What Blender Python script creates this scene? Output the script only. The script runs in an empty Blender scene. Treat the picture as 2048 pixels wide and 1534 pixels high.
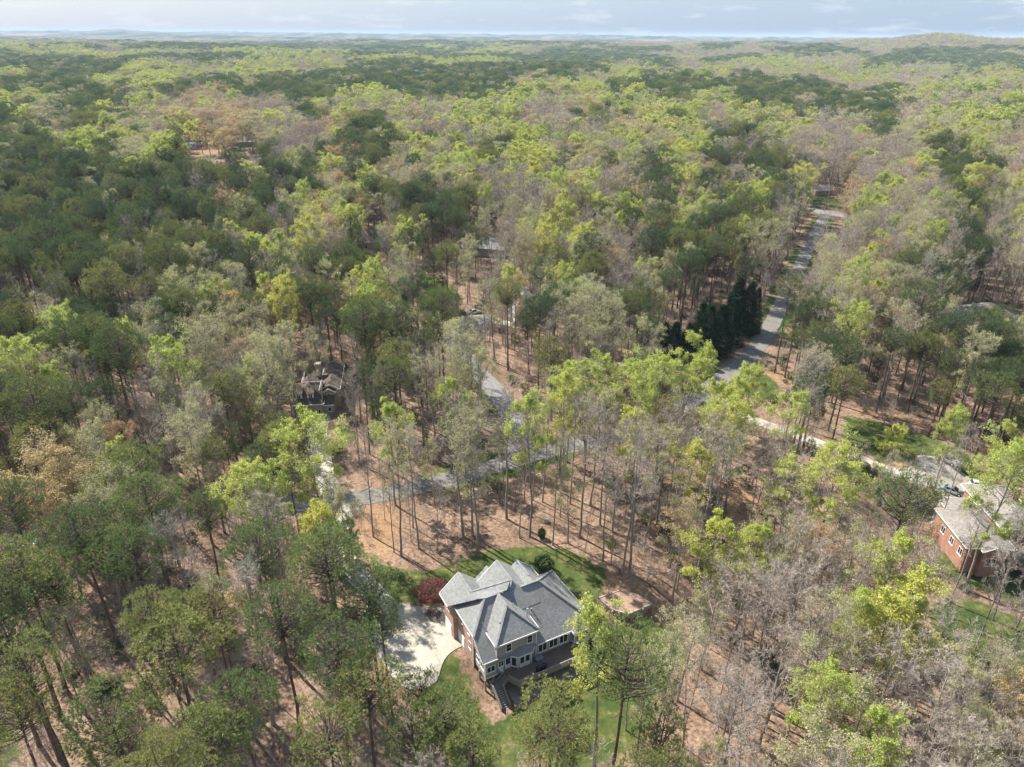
import bpy, math, random
import numpy as np
from mathutils import Vector, Matrix

# ------------------------------------------------------------------ camera
C = bpy.context.scene
F_PX = 1420.0; CAM_H = 85.0; PITCH = math.radians(26.2); ROLL = math.radians(0.42)
fw = np.array([0, math.cos(PITCH), -math.sin(PITCH)]); rt = np.array([1.0, 0, 0]); up = np.cross(rt, fw)
cr_, sr_ = math.cos(ROLL), math.sin(ROLL)
rt, up = cr_ * rt + sr_ * up, -sr_ * rt + cr_ * up
CAM = np.array([0, 0, CAM_H])
cd = bpy.data.cameras.new('camera'); cam = bpy.data.objects.new('camera', cd); C.collection.objects.link(cam)
cd.sensor_fit = 'HORIZONTAL'; cd.sensor_width = 36.0; cd.lens = 36.0 * F_PX / 2048.0
cd.clip_start = 0.5; cd.clip_end = 60000
cam.matrix_world = Matrix(((rt[0], up[0], -fw[0], 0), (rt[1], up[1], -fw[1], 0), (rt[2], up[2], -fw[2], CAM_H), (0, 0, 0, 1)))
C.camera = cam
# ------------------------------------------------------------------ world, sun, exposure
SUN_EL = math.radians(46); SUN_AZ = math.atan2(0.65, -0.76)      # direction to the sun in the ground plane
w = bpy.data.worlds.new('World'); C.world = w; w.use_nodes = True
nt = w.node_tree; N = nt.nodes; L = nt.links; N.clear()
out = N.new('ShaderNodeOutputWorld'); bg = N.new('ShaderNodeBackground'); sky = N.new('ShaderNodeTexSky')
sky.sky_type = 'NISHITA'; sky.sun_disc = False; sky.sun_elevation = SUN_EL
sky.sun_rotation = math.pi / 2 - SUN_AZ
sky.air_density = 1.0; sky.dust_density = 1.5; sky.ozone_density = 1.5; sky.altitude = 100
tc = N.new('ShaderNodeTexCoord')
mp = N.new('ShaderNodeMapping'); mp.inputs['Scale'].default_value = (5, 5, 26)
nz = N.new('ShaderNodeTexNoise'); nz.inputs['Scale'].default_value = 3.0; nz.inputs['Detail'].default_value = 6; nz.inputs['Roughness'].default_value = 0.62
rp = N.new('ShaderNodeValToRGB'); rp.color_ramp.elements[0].position = 0.54; rp.color_ramp.elements[1].position = 0.74
rp.color_ramp.elements[0].color = (0, 0, 0, 1); rp.color_ramp.elements[1].color = (0.55, 0.55, 0.55, 1)
mx = N.new('ShaderNodeMixRGB'); mx.inputs[2].default_value = (6.4, 6.6, 7.0, 1)
L.new(tc.outputs['Generated'], mp.inputs[0]); L.new(mp.outputs[0], nz.inputs[0]); L.new(nz.outputs[0], rp.inputs[0])
# a broad soft grey bank of cloud over the whole sky, thicker in places
nz2 = N.new('ShaderNodeTexNoise'); nz2.inputs['Scale'].default_value = 1.3; nz2.inputs['Detail'].default_value = 3
mx0 = N.new('ShaderNodeMixRGB'); mx0.inputs[0].default_value = 0.55; mx0.inputs[2].default_value = (3.2, 4.7, 7.0, 1)
L.new(sky.outputs[0], mx0.inputs[1]); L.new(mx0.outputs[0], mx.inputs[1]); L.new(rp.outputs[0], mx.inputs[0])
L.new(mx.outputs[0], bg.inputs[0]); bg.inputs[1].default_value = 0.07; L.new(bg.outputs[0], out.inputs[0])
sd = bpy.data.lights.new('sun', 'SUN'); sun = bpy.data.objects.new('sun', sd); C.collection.objects.link(sun)
sd.energy = 5.0; sd.angle = math.radians(0.5); sd.color = (1.0, 0.95, 0.86)
sdir = Vector((math.cos(SUN_EL) * math.cos(SUN_AZ), math.cos(SUN_EL) * math.sin(SUN_AZ), math.sin(SUN_EL)))
sun.rotation_euler = sdir.to_track_quat('Z', 'Y').to_euler(); sun.location = (0, 0, 300)
C.view_settings.view_transform = 'Standard'; C.view_settings.look = 'None'; C.view_settings.gamma = 1
C.view_settings.use_curve_mapping = False; C.view_settings.exposure = 1.088
cy = C.cycles
cy.max_bounces = 6; cy.diffuse_bounces = 4; cy.glossy_bounces = 2; cy.transmission_bounces = 3; cy.transparent_max_bounces = 4; cy.volume_bounces = 0
cy.use_denoising = True; cy.denoiser = 'OPENIMAGEDENOISE'; cy.denoising_input_passes = 'RGB_ALBEDO_NORMAL'; cy.denoising_prefilter = 'FAST'; cy.caustics_reflective = False; cy.caustics_refractive = False
cy.use_adaptive_sampling = True; cy.adaptive_threshold = 0.01; cy.sample_clamp_indirect = 3.0

HAZE = 6.2e-5
rng = np.random.default_rng(7); random.seed(7)

# ------------------------------------------------------------------ terrain and pixel helpers
HA = math.radians(28.0); HO = np.array([-3.68, 73.65])              # frame of the main house: u along the deck, v away from it
HU = np.array([math.cos(HA), math.sin(HA)]); HV = np.array([-math.sin(HA), math.cos(HA)])
def sstep(t): t = np.clip(t, 0, 1); return t * t * (3 - 2 * t)
def ht(x, y):
    x = np.asarray(x, float); y = np.asarray(y, float)
    d = np.hypot(x, y)
    A = sstep((d - 170) / 900) * 5 + sstep((d - 900) / 3000) * 13 + sstep((d - 6000) / 9000) * 25
    z = A * (0.5 * np.sin(x / 190 + 1.3) * np.cos(y / 240 + .4) + 0.35 * np.sin(x / 83 - y / 120 + 2) + 0.6 * np.sin(x / 610 + y / 700 + .5) + .25 * np.sin(x / 1500 - y / 900))
    z = z + 30 * np.exp(-((x - 2020) / 420) ** 2 - ((y - 3500) / 700) ** 2) + 34 * np.exp(-((x - 2300) / 1100) ** 2 - ((y - 3800) / 1200) ** 2)
    z = z + sstep((d - 9500) / 3500) * (10 + 16 * np.sin(x / 2100 + 1.0) * np.sin(x / 830) + 12 * np.sin(x / 5200 + 2.4))
    qx = x - HO[0]; qy = y - HO[1]
    v = qx * HV[0] + qy * HV[1]
    z = z - 2.0 * sstep((7.0 - v) / 8.0) * (1 - sstep((d - 150) / 200))
    return z
def proj(p):
    d = np.asarray(p, float) - CAM
    k = d @ fw
    return 1024 + F_PX * (d @ rt) / k, 767 - F_PX * (d @ up) / k
def ray(px, py, z):
    d = fw + (px - 1024) / F_PX * rt - (py - 767) / F_PX * up
    return CAM + d * (z - CAM_H) / d[2]
def at(px, py, dz=0.0):
    z = 0.0
    for _ in range(12):
        p = ray(px, py, z + dz); z = float(ht(p[0], p[1]))
    return np.array([p[0], p[1]])
def hs(u, v):                                                       # main house frame to world
    q = HO + u * HU + v * HV
    return float(q[0]), float(q[1])

# ------------------------------------------------------------------ materials
def mat(name):
    m = bpy.data.materials.new(name); m.use_nodes = True
    n = m.node_tree.nodes; b = n['Principled BSDF']
    return m, n, m.node_tree.links, b
def ramp(n, cols):
    r = n.new('ShaderNodeValToRGB'); e = r.color_ramp.elements
    e[0].position, e[0].color = cols[0][0], (*cols[0][1], 1)
    e[1].position, e[1].color = cols[-1][0], (*cols[-1][1], 1)
    for p, c in cols[1:-1]:
        k = e.new(p); k.color = (*c, 1)
    return r
def noise(n, l, scale, detail=4, rough=.55, coord='Object', sc=(1, 1, 1)):
    t = n.new('ShaderNodeTexCoord'); mpn = n.new('ShaderNodeMapping'); mpn.inputs['Scale'].default_value = sc
    z = n.new('ShaderNodeTexNoise'); z.inputs['Scale'].default_value = scale; z.inputs['Detail'].default_value = detail; z.inputs['Roughness'].default_value = rough
    l.new(t.outputs[coord], mpn.inputs[0]); l.new(mpn.outputs[0], z.inputs[0])
    return z
def plain(name, col, rough=.7, scale=2.0, var=.25, bump=.0, metal=0, sc=(1, 1, 1), coord='Object', spec=.3):
    m, n, l, b = mat(name)
    z = noise(n, l, scale, 5, .6, coord, sc)
    lo = tuple(c * (1 - var) for c in col); hi = tuple(min(1, c * (1 + var)) for c in col)
    r = ramp(n, [(.3, lo), (.7, hi)]); l.new(z.outputs[0], r.inputs[0]); l.new(r.outputs[0], b.inputs['Base Color'])
    b.inputs['Roughness'].default_value = rough; b.inputs['Metallic'].default_value = metal; b.inputs['Specular IOR Level'].default_value = spec
    if bump:
        bp = n.new('ShaderNodeBump'); bp.inputs['Strength'].default_value = bump; bp.inputs['Distance'].default_value = .03
        l.new(z.outputs[0], bp.inputs['Height']); l.new(bp.outputs[0], b.inputs['Normal'])
    return m
def leafmat(name, cols, trans=.35, isl=.35, rough=.6):
    """foliage: colour from tree to tree by object random, from leaf to leaf by island random"""
    m, n, l, b = mat(name); n.remove(b)
    o = n['Material Output']; oi = n.new('ShaderNodeObjectInfo'); r = ramp(n, cols)
    l.new(oi.outputs['Random'], r.inputs[0])
    g = n.new('ShaderNodeNewGeometry'); mr = n.new('ShaderNodeMapRange'); mr.inputs[3].default_value = 1 - isl; mr.inputs[4].default_value = 1 + isl
    l.new(g.outputs['Random Per Island'], mr.inputs[0])
    mul = n.new('ShaderNodeVectorMath'); mul.operation = 'SCALE'; l.new(r.outputs[0], mul.inputs[0]); l.new(mr.outputs[0], mul.inputs['Scale'])
    d = n.new('ShaderNodeBsdfDiffuse'); t = n.new('ShaderNodeBsdfTranslucent'); mx = n.new('ShaderNodeMixShader'); mx.inputs[0].default_value = trans
    l.new(mul.outputs[0], d.inputs[0]); l.new(mul.outputs[0], t.inputs[0]); l.new(d.outputs[0], mx.inputs[1]); l.new(t.outputs[0], mx.inputs[2])
    l.new(mx.outputs[0], o.inputs[0])
    return m
M = {}
M['pine'] = leafmat('pine_needles', [(0, (.09, .14, .07)), (.35, (.13, .18, .075)), (.7, (.20, .235, .085)), (1, (.31, .31, .11))], .3, .35)
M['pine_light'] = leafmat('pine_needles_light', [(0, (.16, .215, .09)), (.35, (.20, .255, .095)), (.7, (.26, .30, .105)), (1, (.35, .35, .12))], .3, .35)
M['pine_dark'] = leafmat('pine_needles_dark', [(0, (.045, .075, .03)), (1, (.075, .10, .035))], .25, .4)
M['cedar'] = leafmat('cedar_foliage', [(0, (.018, .045, .022)), (1, (.03, .06, .025))], .15, .4)
M['G'] = leafmat('spring_leaves', [(0, (.43, .50, .14)), (.5, (.51, .56, .15)), (.85, (.55, .575, .15)), (1, (.57, .56, .13))], .48, .22)
M['g'] = leafmat('pale_spring_leaves', [(0, (.42, .41, .22)), (.5, (.48, .46, .24)), (1, (.48, .50, .22))], .4, .28)
M['O'] = leafmat('budding_tan_leaves', [(0, (.46, .38, .22)), (.4, (.52, .40, .22)), (.75, (.56, .46, .20)), (1, (.52, .34, .21))], .4, .25)
M['twig'] = leafmat('bare_twigs', [(0, (.35, .29, .24)), (.5, (.44, .38, .325)), (1, (.42, .34, .275))], 0, .25)
M['red'] = leafmat('maple_leaves_red', [(0, (.17, .065, .065)), (1, (.20, .08, .075))], .3, .35)
M['shrub'] = leafmat('shrub_leaves', [(0, (.03, .06, .02)), (.5, (.06, .10, .03)), (1, (.14, .17, .05))], .3, .4)
M['bark'] = plain('grey_bark', (.27, .235, .20), .9, 3, .4, .4, sc=(1, 1, .3))
M['pbark'] = plain('pine_bark', (.135, .10, .08), .9, 3, .45, .5, sc=(1, 1, .4))

# ------------------------------------------------------------------ mesh helpers
def mesh_np(name, V, T, mats, mi=None):
    me = bpy.data.meshes.new(name)
    V = np.ascontiguousarray(V, np.float32); T = np.ascontiguousarray(T, np.int32)
    me.vertices.add(len(V)); me.vertices.foreach_set('co', V.ravel())
    k = T.shape[1]
    me.loops.add(T.size); me.loops.foreach_set('vertex_index', T.ravel())
    me.polygons.add(len(T)); me.polygons.foreach_set('loop_start', np.arange(0, T.size, k, dtype=np.int32))
    for m in mats: me.materials.append(m)
    if mi is not None: me.polygons.foreach_set('material_index', np.ascontiguousarray(mi, np.int32))
    me.update(calc_edges=True)
    return me
def unit(a): return a / (np.linalg.norm(a, axis=-1, keepdims=True) + 1e-9)
def perp(d):
    a = np.where(np.abs(d[:, 2:3]) > .9, np.array([[1.0, 0, 0]]), np.array([[0, 0, 1.0]]))
    p = unit(np.cross(d, a)); return p, np.cross(d, p)
def tubes(P0, P1, R0, R1, n):
    d = unit(P1 - P0); p, q = perp(d)
    a = np.arange(n) * 2 * np.pi / n
    ring = np.cos(a)[None, :, None] * p[:, None, :] + np.sin(a)[None, :, None] * q[:, None, :]
    V = np.concatenate([P0[:, None] + ring * R0[:, None, None], P1[:, None] + ring * R1[:, None, None]], 1).reshape(-1, 3)
    b = (np.arange(len(P0)) * 2 * n)[:, None]; i = np.arange(n)[None]; j = (i + 1) % n
    T = np.concatenate([np.stack([b + i, b + j, b + n + j], -1), np.stack([b + i, b + n + j, b + n + i], -1)], 1).reshape(-1, 3)
    return V, T
def blades(P0, P1, W, rng):
    d = P1 - P0; p, q = perp(unit(d)); a = rng.uniform(0, 2 * np.pi, len(P0))[:, None]
    s = (np.cos(a) * p + np.sin(a) * q) * W[:, None] * .5
    V = np.stack([P0 - s, P0 + s, P1], 1).reshape(-1, 3)
    return V, np.arange(len(V)).reshape(-1, 3)
def flakes(P, S, rng, flat=.0):
    n = len(P); d1 = rng.normal(size=(n, 3)); d1[:, 2] *= (1 - flat); d1 = unit(d1)
    d2 = rng.normal(size=(n, 3)); d2[:, 2] *= (1 - flat); d2 = unit(np.cross(d1, d2)); 
    d3 = np.cross(d1, d2) if flat == 0 else d1
    a = d1; b = unit(np.cross(d1, d2))
    V = np.stack([P + a * S[:, None] * .6, P - a * S[:, None] * .35 + b * S[:, None] * .5, P - a * S[:, None] * .35 - b * S[:, None] * .5], 1).reshape(-1, 3)
    return V, np.arange(len(V)).reshape(-1, 3)
def join(parts):
    V = []; T = []; mi = []; o = 0
    for v, t, k in parts:
        V.append(v); T.append(t + o); mi.append(np.full(len(t), k)); o += len(v)
    return np.concatenate(V), np.concatenate(T), np.concatenate(mi)

# ------------------------------------------------------------------ tree builders: return wood (V,T) and crown (V,T)
def trunk_pts(rng, h, lean, n=9, wob=.012):
    t = np.linspace(0, 1, n); a = rng.uniform(0, 2 * np.pi)
    x = lean * h * t ** 1.3 * math.cos(a) + np.cumsum(rng.normal(0, wob * h / n * 2.2, n)) * (t > 0)
    y = lean * h * t ** 1.3 * math.sin(a) + np.cumsum(rng.normal(0, wob * h / n * 2.2, n)) * (t > 0)
    x -= x[0]; y -= y[0]
    return np.stack([x, y, t * h], 1)
def interp(P, t):
    f = np.clip(t, 0, .9999) * (len(P) - 1); i = f.astype(int); k = (f - i)[:, None]
    return P[i] * (1 - k) + P[i + 1] * k
def make_pine(seed, h=25, cr=4.5, np_=78, dens=1.0, r0=.26, fl=.72, low=-.3):
    """tall bare trunk with a domed crown of needle pads carried on up-curved limbs"""
    g = np.random.default_rng(seed); P = trunk_pts(g, h - .5, .03)
    n = len(P); t = np.linspace(0, 1, n); R = r0 * (1 - t) ** .7 + .03; R[0] *= 1.35
    P[0, 2] = -.6
    wood = [tubes(P[:-1], P[1:], R[:-1], R[1:], 7) + (0,)]
    ch = cr * fl; top = P[-1]; cz = h - ch
    ts = g.uniform(cz / h - .3, cz / h - .05, 9); S = interp(P, ts); az = g.uniform(0, 2 * np.pi, 9)
    E = S + np.stack([np.cos(az), np.sin(az), g.uniform(-.2, .3, 9)], 1) * g.uniform(.8, 3.0, 9)[:, None]
    wood.append(tubes(S, E, np.full(9, .045), np.full(9, .012), 3) + (0,))
    m = int(np_ * 1.35); i = np.arange(m); zz = low + (1 - low) * (i + .5) / m; ph = i * 2.39996 + g.normal(0, .25, m); rr = np.sqrt(np.clip(1 - zz ** 2, 0, 1))
    D = np.stack([rr * np.cos(ph), rr * np.sin(ph), zz], 1) + g.normal(0, .06, (m, 3)); D = unit(D)
    a1, a2, a3 = g.uniform(0, 6.28, 3); lob = 1 + .16 * np.sin(3 * ph + a1 + 3 * zz) + .12 * np.sin(5 * ph + a2 - 4 * zz) + .07 * np.sin(9 * ph + a3)
    keep = (lob + g.normal(0, .10, m)) > np.quantile(lob, .26); D = D[keep]; lob = lob[keep]; m = len(D)
    rad = lob * g.uniform(.80, 1.04, m); cen = interp(P, np.full(m, cz / h)); C0 = cen + D * np.array([cr, cr, ch]) * rad[:, None]
    # inner and stray lower pads
    k2 = int(np_ * .22); D2 = unit(g.normal(size=(k2, 3))); C2 = cen[:k2] + D2 * np.array([cr, cr, ch]) * g.uniform(.45, .8, k2)[:, None]
    k3 = 7; z3 = g.uniform(cz - ch * 1.3, cz - ch * .2, k3); p3 = g.uniform(0, 6.28, k3); C3 = np.stack([np.cos(p3) * cr * .6 + cen[0, 0], np.sin(p3) * cr * .6 + cen[0, 1], z3], 1)
    PC = np.concatenate([C0, C2, C3]); PN = np.concatenate([D, D2 * .5 + [0, 0, .6], np.tile([[0, 0, 1.0]], (k3, 1))]); PN[:, 2] = np.maximum(PN[:, 2], .12); PN = unit(PN)
    # limbs: from the trunk below each pad out and up to it
    hd = np.hypot(PC[:, 0] - cen[0, 0], PC[:, 1] - cen[0, 1]); zt = np.clip((PC[:, 2] - hd * .55) / h, cz / h * .72, .96); S = interp(P, zt)
    mid = S * .45 + PC * .55; mid[:, 2] -= hd * .08
    wood.append(tubes(S, mid, .03 + hd * .012, .02 + hd * .007, 4) + (0,)); wood.append(tubes(mid, PC, .02 + hd * .007, np.full(len(PC), .014), 3) + (0,))
    nt_ = g.integers(int(13 * dens), int(20 * dens), len(PC)); c0 = np.repeat(PC, nt_, 0); nn = np.repeat(PN, nt_, 0)
    off = g.normal(size=(len(c0), 3)) * .40; off -= nn * (off * nn).sum(1, keepdims=True) * .55; c = c0 + off
    nbld = 9; cc = np.repeat(c, nbld, 0); nd = np.repeat(nn, nbld, 0); of = np.repeat(off, nbld, 0)
    dd = unit(nd * .75 + unit(of) * .7 + np.array([0, 0, .35]) + g.normal(0, .55, cc.shape))
    ln = g.uniform(.26, .48, len(cc)); wv = g.uniform(.05, .088, len(cc))
    fn = unit(nd * .6 + np.array([0, 0, .5]) + g.normal(0, .55, cc.shape)); sd_ = unit(np.cross(dd, fn)) * wv[:, None] * .5
    crown = (np.stack([cc - sd_, cc + sd_, cc + dd * ln[:, None]], 1).reshape(-1, 3), np.arange(len(cc) * 3).reshape(-1, 3))
    return join(wood), crown
def make_hard(seed, h=24, cr=3.8, cb=.42, n1=17, leaf=0, lsize=.3, r0=.21, twn=7, spread=1.0, multi=1, lean=.035, clump=.28):
    g = np.random.default_rng(seed); wood = []; 
    stems = []
    for s in range(multi):
        P = trunk_pts(g, h * (1 if s == 0 else g.uniform(.8, .97)), lean if multi == 1 else .12 + .05 * s, 10, .02)
        P[0, 2] = -.6
        t = np.linspace(0, 1, len(P)); rr = r0 * (1 if multi == 1 else .75)
        R = rr * (1 - t) ** .75 + .02; R[0] *= 1.3
        wood.append(tubes(P[:-1], P[1:], R[:-1], R[1:], 7) + (0,)); stems.append(P)
    S1 = []; D1 = []; L1 = []; A1 = []
    for P in stems:
        m = max(6, int(n1 / multi))
        tt = cb + (.97 - cb) * np.linspace(0, 1, m) ** .85 + g.normal(0, .015, m); k = np.clip((tt - cb) / (1 - cb), 0, 1)
        prof = np.interp(k, [0, .25, .6, .85, 1], [.62, .95, .9, .6, .35])
        az = np.arange(m) * 2.4 + g.normal(0, .5, m) + g.uniform(0, 6)
        el = np.interp(k, [0, .5, 1], [.55, .75, 1.15]) * g.uniform(.75, 1.15, m)
        ln = cr * spread * prof * g.uniform(.75, 1.2, m) / np.clip(np.cos(el), .55, 1)
        S1.append(interp(P, tt)); D1.append(np.stack([np.cos(az) * np.cos(el), np.sin(az) * np.cos(el), np.sin(el)], 1)); L1.append(ln); A1.append(r0 * (1 - tt) ** .75 * .62 + .02)
    S1 = np.concatenate(S1); D1 = np.concatenate(D1); L1 = np.concatenate(L1); A1 = np.concatenate(A1)
    Q = [S1]; R = [A1]; d = D1.copy()
    for s in range(3):
        d = unit(d + g.normal(0, .16, d.shape) + np.array([0, 0, .10])); Q.append(Q[-1] + d * (L1 / 3)[:, None]); R.append(A1 * (1 - (s + 1) / 3.3))
    for s in range(3): wood.append(tubes(Q[s], Q[s + 1], R[s], R[s + 1], 4) + (0,))
    Q = np.stack(Q, 1)
    def kids(Q, Ln, Rr, m, t0, t1, sp, lk, upb):
        n0, ns = Q.shape[0], Q.shape[1] - 1
        t = g.uniform(t0, t1, (n0, m)); f = np.clip(t, 0, .999) * ns; i = f.astype(int); k = (f - i)[..., None]
        a = np.take_along_axis(Q, i[..., None].repeat(3, 2), 1); b = np.take_along_axis(Q, (i + 1)[..., None].repeat(3, 2), 1)
        S = a * (1 - k) + b * k; dd = unit(b - a); dd = unit(dd + g.normal(0, sp, dd.shape) + np.array([0, 0, upb]))
        ln = (Ln[:, None] * lk * (1.25 - .6 * t) * g.uniform(.7, 1.2, t.shape))
        r = Rr[:, None] * (1 - .75 * t) * .6
        return S.reshape(-1, 3), dd.reshape(-1, 3), ln.ravel(), r.ravel()
    S2, D2, L2, R2 = kids(Q, L1, A1, 6, .25, 1.0, .55, .5, .15)
    L2 = np.maximum(L2, .7); m2 = S2 + D2 * (L2 * .5)[:, None]; D2b = unit(D2 + g.normal(0, .25, D2.shape) + np.array([0, 0, .15])); E2 = m2 + D2b * (L2 * .5)[:, None]
    R2 = np.maximum(R2, .018)
    wood.append(tubes(S2, m2, R2, R2 * .7, 3) + (0,)); wood.append(tubes(m2, E2, R2 * .7, np.full(len(R2), .01), 3) + (0,))
    Q2 = np.stack([S2, m2, E2], 1)
    S3, D3, L3, R3 = kids(Q2, L2, R2, 5, .2, 1.0, .6, .55, .1)
    L3 = np.maximum(L3, .45); E3 = S3 + D3 * L3[:, None]; w3 = np.maximum(R3 * 1.6, .03)
    tw = [blades(S3, E3, w3, g) + (0,)]
    Q3 = np.stack([S3, E3], 1)
    S4, D4, L4, R4 = kids(Q3, L3, R3, twn, .25, 1.0, .65, .75, .1)
    L4 = np.clip(L4, .3, .9); E4 = S4 + D4 * L4[:, None]
    tw.append(blades(S4, E4, np.full(len(S4), .030), g) + (0,))
    if leaf:
        nl = leaf; k = np.repeat(np.arange(len(E4)), nl)
        c = S4[k] + (E4 - S4)[k] * g.uniform(.3, 1.15, len(k))[:, None] + g.normal(0, clump * .45, (len(k), 3))
        tw.append(flakes(c, g.uniform(.7, 1.25, len(c)) * lsize, g) + (1,))
    return join(wood), join(tw)
def make_cedar(seed, h=16, cr=3.2):
    g = np.random.default_rng(seed); P = trunk_pts(g, h, .0); P[0, 2] = -.4
    t = np.linspace(0, 1, len(P)); R = .2 * (1 - t) + .02
    wood = [tubes(P[:-1], P[1:], R[:-1], R[1:], 6) + (0,)]
    n = 620; k = g.uniform(0, 1, n) ** 1.25; az = g.uniform(0, 2 * np.pi, n)
    r = cr * (1 - k) ** .8 * g.uniform(.55, 1.08, n) * (1 + .12 * np.sin(az * 3 + k * 9)); z = h * (.03 + .97 * k)
    c = np.stack([r * np.cos(az), r * np.sin(az), z], 1)
    i = g.integers(0, n, 90); S = np.stack([0 * r[i], 0 * r[i], z[i] - r[i] * .3], 1)
    wood.append(tubes(S, c[i], np.full(90, .04), np.full(90, .01), 3) + (0,))
    m = 18; cc = np.repeat(c, m, 0) + g.normal(size=(n * m, 3)) * np.array([.26, .26, .22])
    dd = np.repeat(np.stack([np.cos(az), np.sin(az), np.full(n, .35)], 1), m, 0) + g.normal(0, .55, (n * m, 3))
    crown = blades(cc, cc + unit(dd) * g.uniform(.3, .55, n * m)[:, None], g.uniform(.1, .17, n * m), g)
    return join(wood), crown
def make_bush(seed, h=2.5, cr=1.6, n=1500, size=.22):
    g = np.random.default_rng(seed)
    c = unit(g.normal(size=(n, 3))) * g.uniform(.45, 1, n)[:, None] ** .6; c *= 1 + .2 * np.sin(c[:, :1] * 7 + seed) * np.cos(c[:, 1:2] * 6)
    c = c * np.array([cr, cr, h * .5]) + np.array([0, 0, h * .52]); c[:, 2] = np.maximum(c[:, 2], .05)
    S = np.tile(np.array([[0, 0, -.2]]), (14, 1)); E = c[g.integers(0, n, 14)] * .9
    return join([tubes(S, E, np.full(14, .04), np.full(14, .01), 3) + (0,)]), flakes(c, g.uniform(.6, 1.3, n) * size, g)
def make_brush(seed, h=4.0):
    g = np.random.default_rng(seed); n = 9
    S = np.concatenate([g.normal(0, .5, (n, 2)), np.full((n, 1), -.2)], 1)
    d = np.concatenate([g.normal(0, .3, (n, 2)), np.ones((n, 1))], 1); E = S + unit(d) * g.uniform(.5, 1, n)[:, None] * h
    w_ = [tubes(S, E, np.full(n, .03), np.full(n, .01), 3) + (0,)]
    m = 26; t = g.uniform(.25, 1, n * m)[:, None]; a = np.repeat(S, m, 0) * (1 - t) + np.repeat(E, m, 0) * t
    dd = g.normal(0, .6, (n * m, 3)) + np.array([0, 0, .6]); b = a + unit(dd) * g.uniform(.35, 1.1, n * m)[:, None]
    w_.append(blades(a, b, np.full(n * m, .03), g) + (0,))
    k = g.integers(0, n * m, n * m * 2); tt = g.uniform(.2, 1, len(k))[:, None]; a2 = a[k] * (1 - tt) + b[k] * tt
    w_.append(blades(a2, a2 + unit(g.normal(size=(len(k), 3)) + np.array([0, 0, .4])) * g.uniform(.2, .5, len(k))[:, None], np.full(len(k), .022), g) + (0,))
    return join(w_)
def thin(V, T, k, g, grow=None):
    """every k-th leaf, drawn larger, for trees far off"""
    n = len(T) // k; idx = g.choice(len(T), n, replace=False); t = V[T[idx]]; c = t.mean(1, keepdims=True)
    t = c + (t - c) * (grow or math.sqrt(k)); return t.reshape(-1, 3), np.arange(n * 3).reshape(-1, 3)

KIND = {}      # kind letter -> dict(wood meshes, crown meshes, whole meshes, far meshes, tiny meshes)
def register(key, builds, mw, mc, mc2=None, farn=3):
    g = np.random.default_rng(99); K = dict(wood=[], crown=[], whole=[], far=[], tiny=[], h=[])
    for bi, (h, b) in enumerate(builds):
        w_, c_ = b; V, T, mi = w_
        if len(c_) == 3: CV, CT, cmi = c_
        else: CV, CT = c_; cmi = np.zeros(len(CT), int)
        cm = [mc] + ([mc2] if mc2 else [])
        K['wood'].append(mesh_np(key + '_wood', V, T, [mw])); K['crown'].append(mesh_np(key + '_crown', CV, CT, cm, cmi))
        VV, TT, _ = join([(V, T, 0), (CV, CT, 1)]); K['whole'].append(mesh_np(key + '_whole', VV, TT, [mw] + cm, np.concatenate([mi, cmi + 1])))
        K['h'].append(h)
        if bi < farn:
            for nm, kk, gr in (('far', 5, 2.1), ('tiny', 32, 5.2)):
                p = [(V[:16 * 7 if nm == 'far' else 16 * 4], T[:14 * (8 if nm == 'far' else 4)], 0)]
                p = []
                nw = 14 * 8; tv = T[:nw]; p.append((V[:tv.max() + 1], tv, 0))
                for ci in range(len(cm)):
                    sel = CT[cmi == ci]
                    if len(sel) < kk: continue
                    a, b2 = thin(CV, sel, kk, g, gr * (1.25 if (ci == 0 and mc2) else 1)); p.append((a, b2, ci + 1))
                a, b2, m_ = join(p); K[nm].append(mesh_np(key + '_' + nm, a, b2, [mw] + cm, m_))
    KIND[key] = K
register('P', [(25, make_pine(1, 25, 4.5, 78)), (27, make_pine(2, 27, 4.8, 84)), (23, make_pine(3, 23, 4.2, 66, low=-.5)), (26, make_pine(4, 26, 3.9, 54, fl=.9, low=-.7)), (20, make_pine(5, 20, 4.1, 74, fl=1.05, low=-.75)), (29, make_pine(6, 29, 5.4, 96, r0=.32, fl=.85, low=-.5))], M['pbark'], M['pine'])
register('G', [(24, make_hard(11, 24, 3.9, .42, 17, 4, .19)), (26, make_hard(12, 26, 4.4, .40, 19, 4, .19)), (21, make_hard(13, 21, 4.3, .35, 17, 5, .19, multi=2)), (23, make_hard(14, 23, 3.6, .5, 15, 3, .19)), (18, make_hard(15, 18, 4.0, .30, 16, 5, .19))], M['bark'], M['twig'], M['G'])
register('g', [(24, make_hard(21, 24, 3.9, .45, 17, 2, .15)), (25, make_hard(22, 25, 4.4, .42, 18, 2, .15, multi=2)), (20, make_hard(23, 20, 3.8, .35, 16, 2, .15)), (22, make_hard(24, 22, 3.6, .5, 15, 2, .13))], M['bark'], M['twig'], M['g'])
register('O', [(20, make_hard(31, 20, 4.4, .30, 20, 3, .17)), (18, make_hard(32, 18, 4.7, .28, 20, 3, .17, multi=2)), (22, make_hard(33, 22, 4.2, .4, 17, 2, .17))], M['bark'], M['twig'], M['O'])
register('B', [(24, make_hard(41, 24, 3.7, .45, 17)), (25, make_hard(42, 25, 4.2, .42, 19, multi=2)), (22, make_hard(43, 22, 3.4, .52, 15)), (20, make_hard(44, 20, 4.0, .34, 18, r0=.17)), (26, make_hard(45, 26, 3.6, .55, 15, lean=.09))], M['bark'], M['twig'])
register('C', [(16, make_cedar(51, 16, 3.3)), (15, make_cedar(52, 15, 2.9)), (17, make_cedar(53, 17, 3.6))], M['pbark'], M['cedar'])
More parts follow.
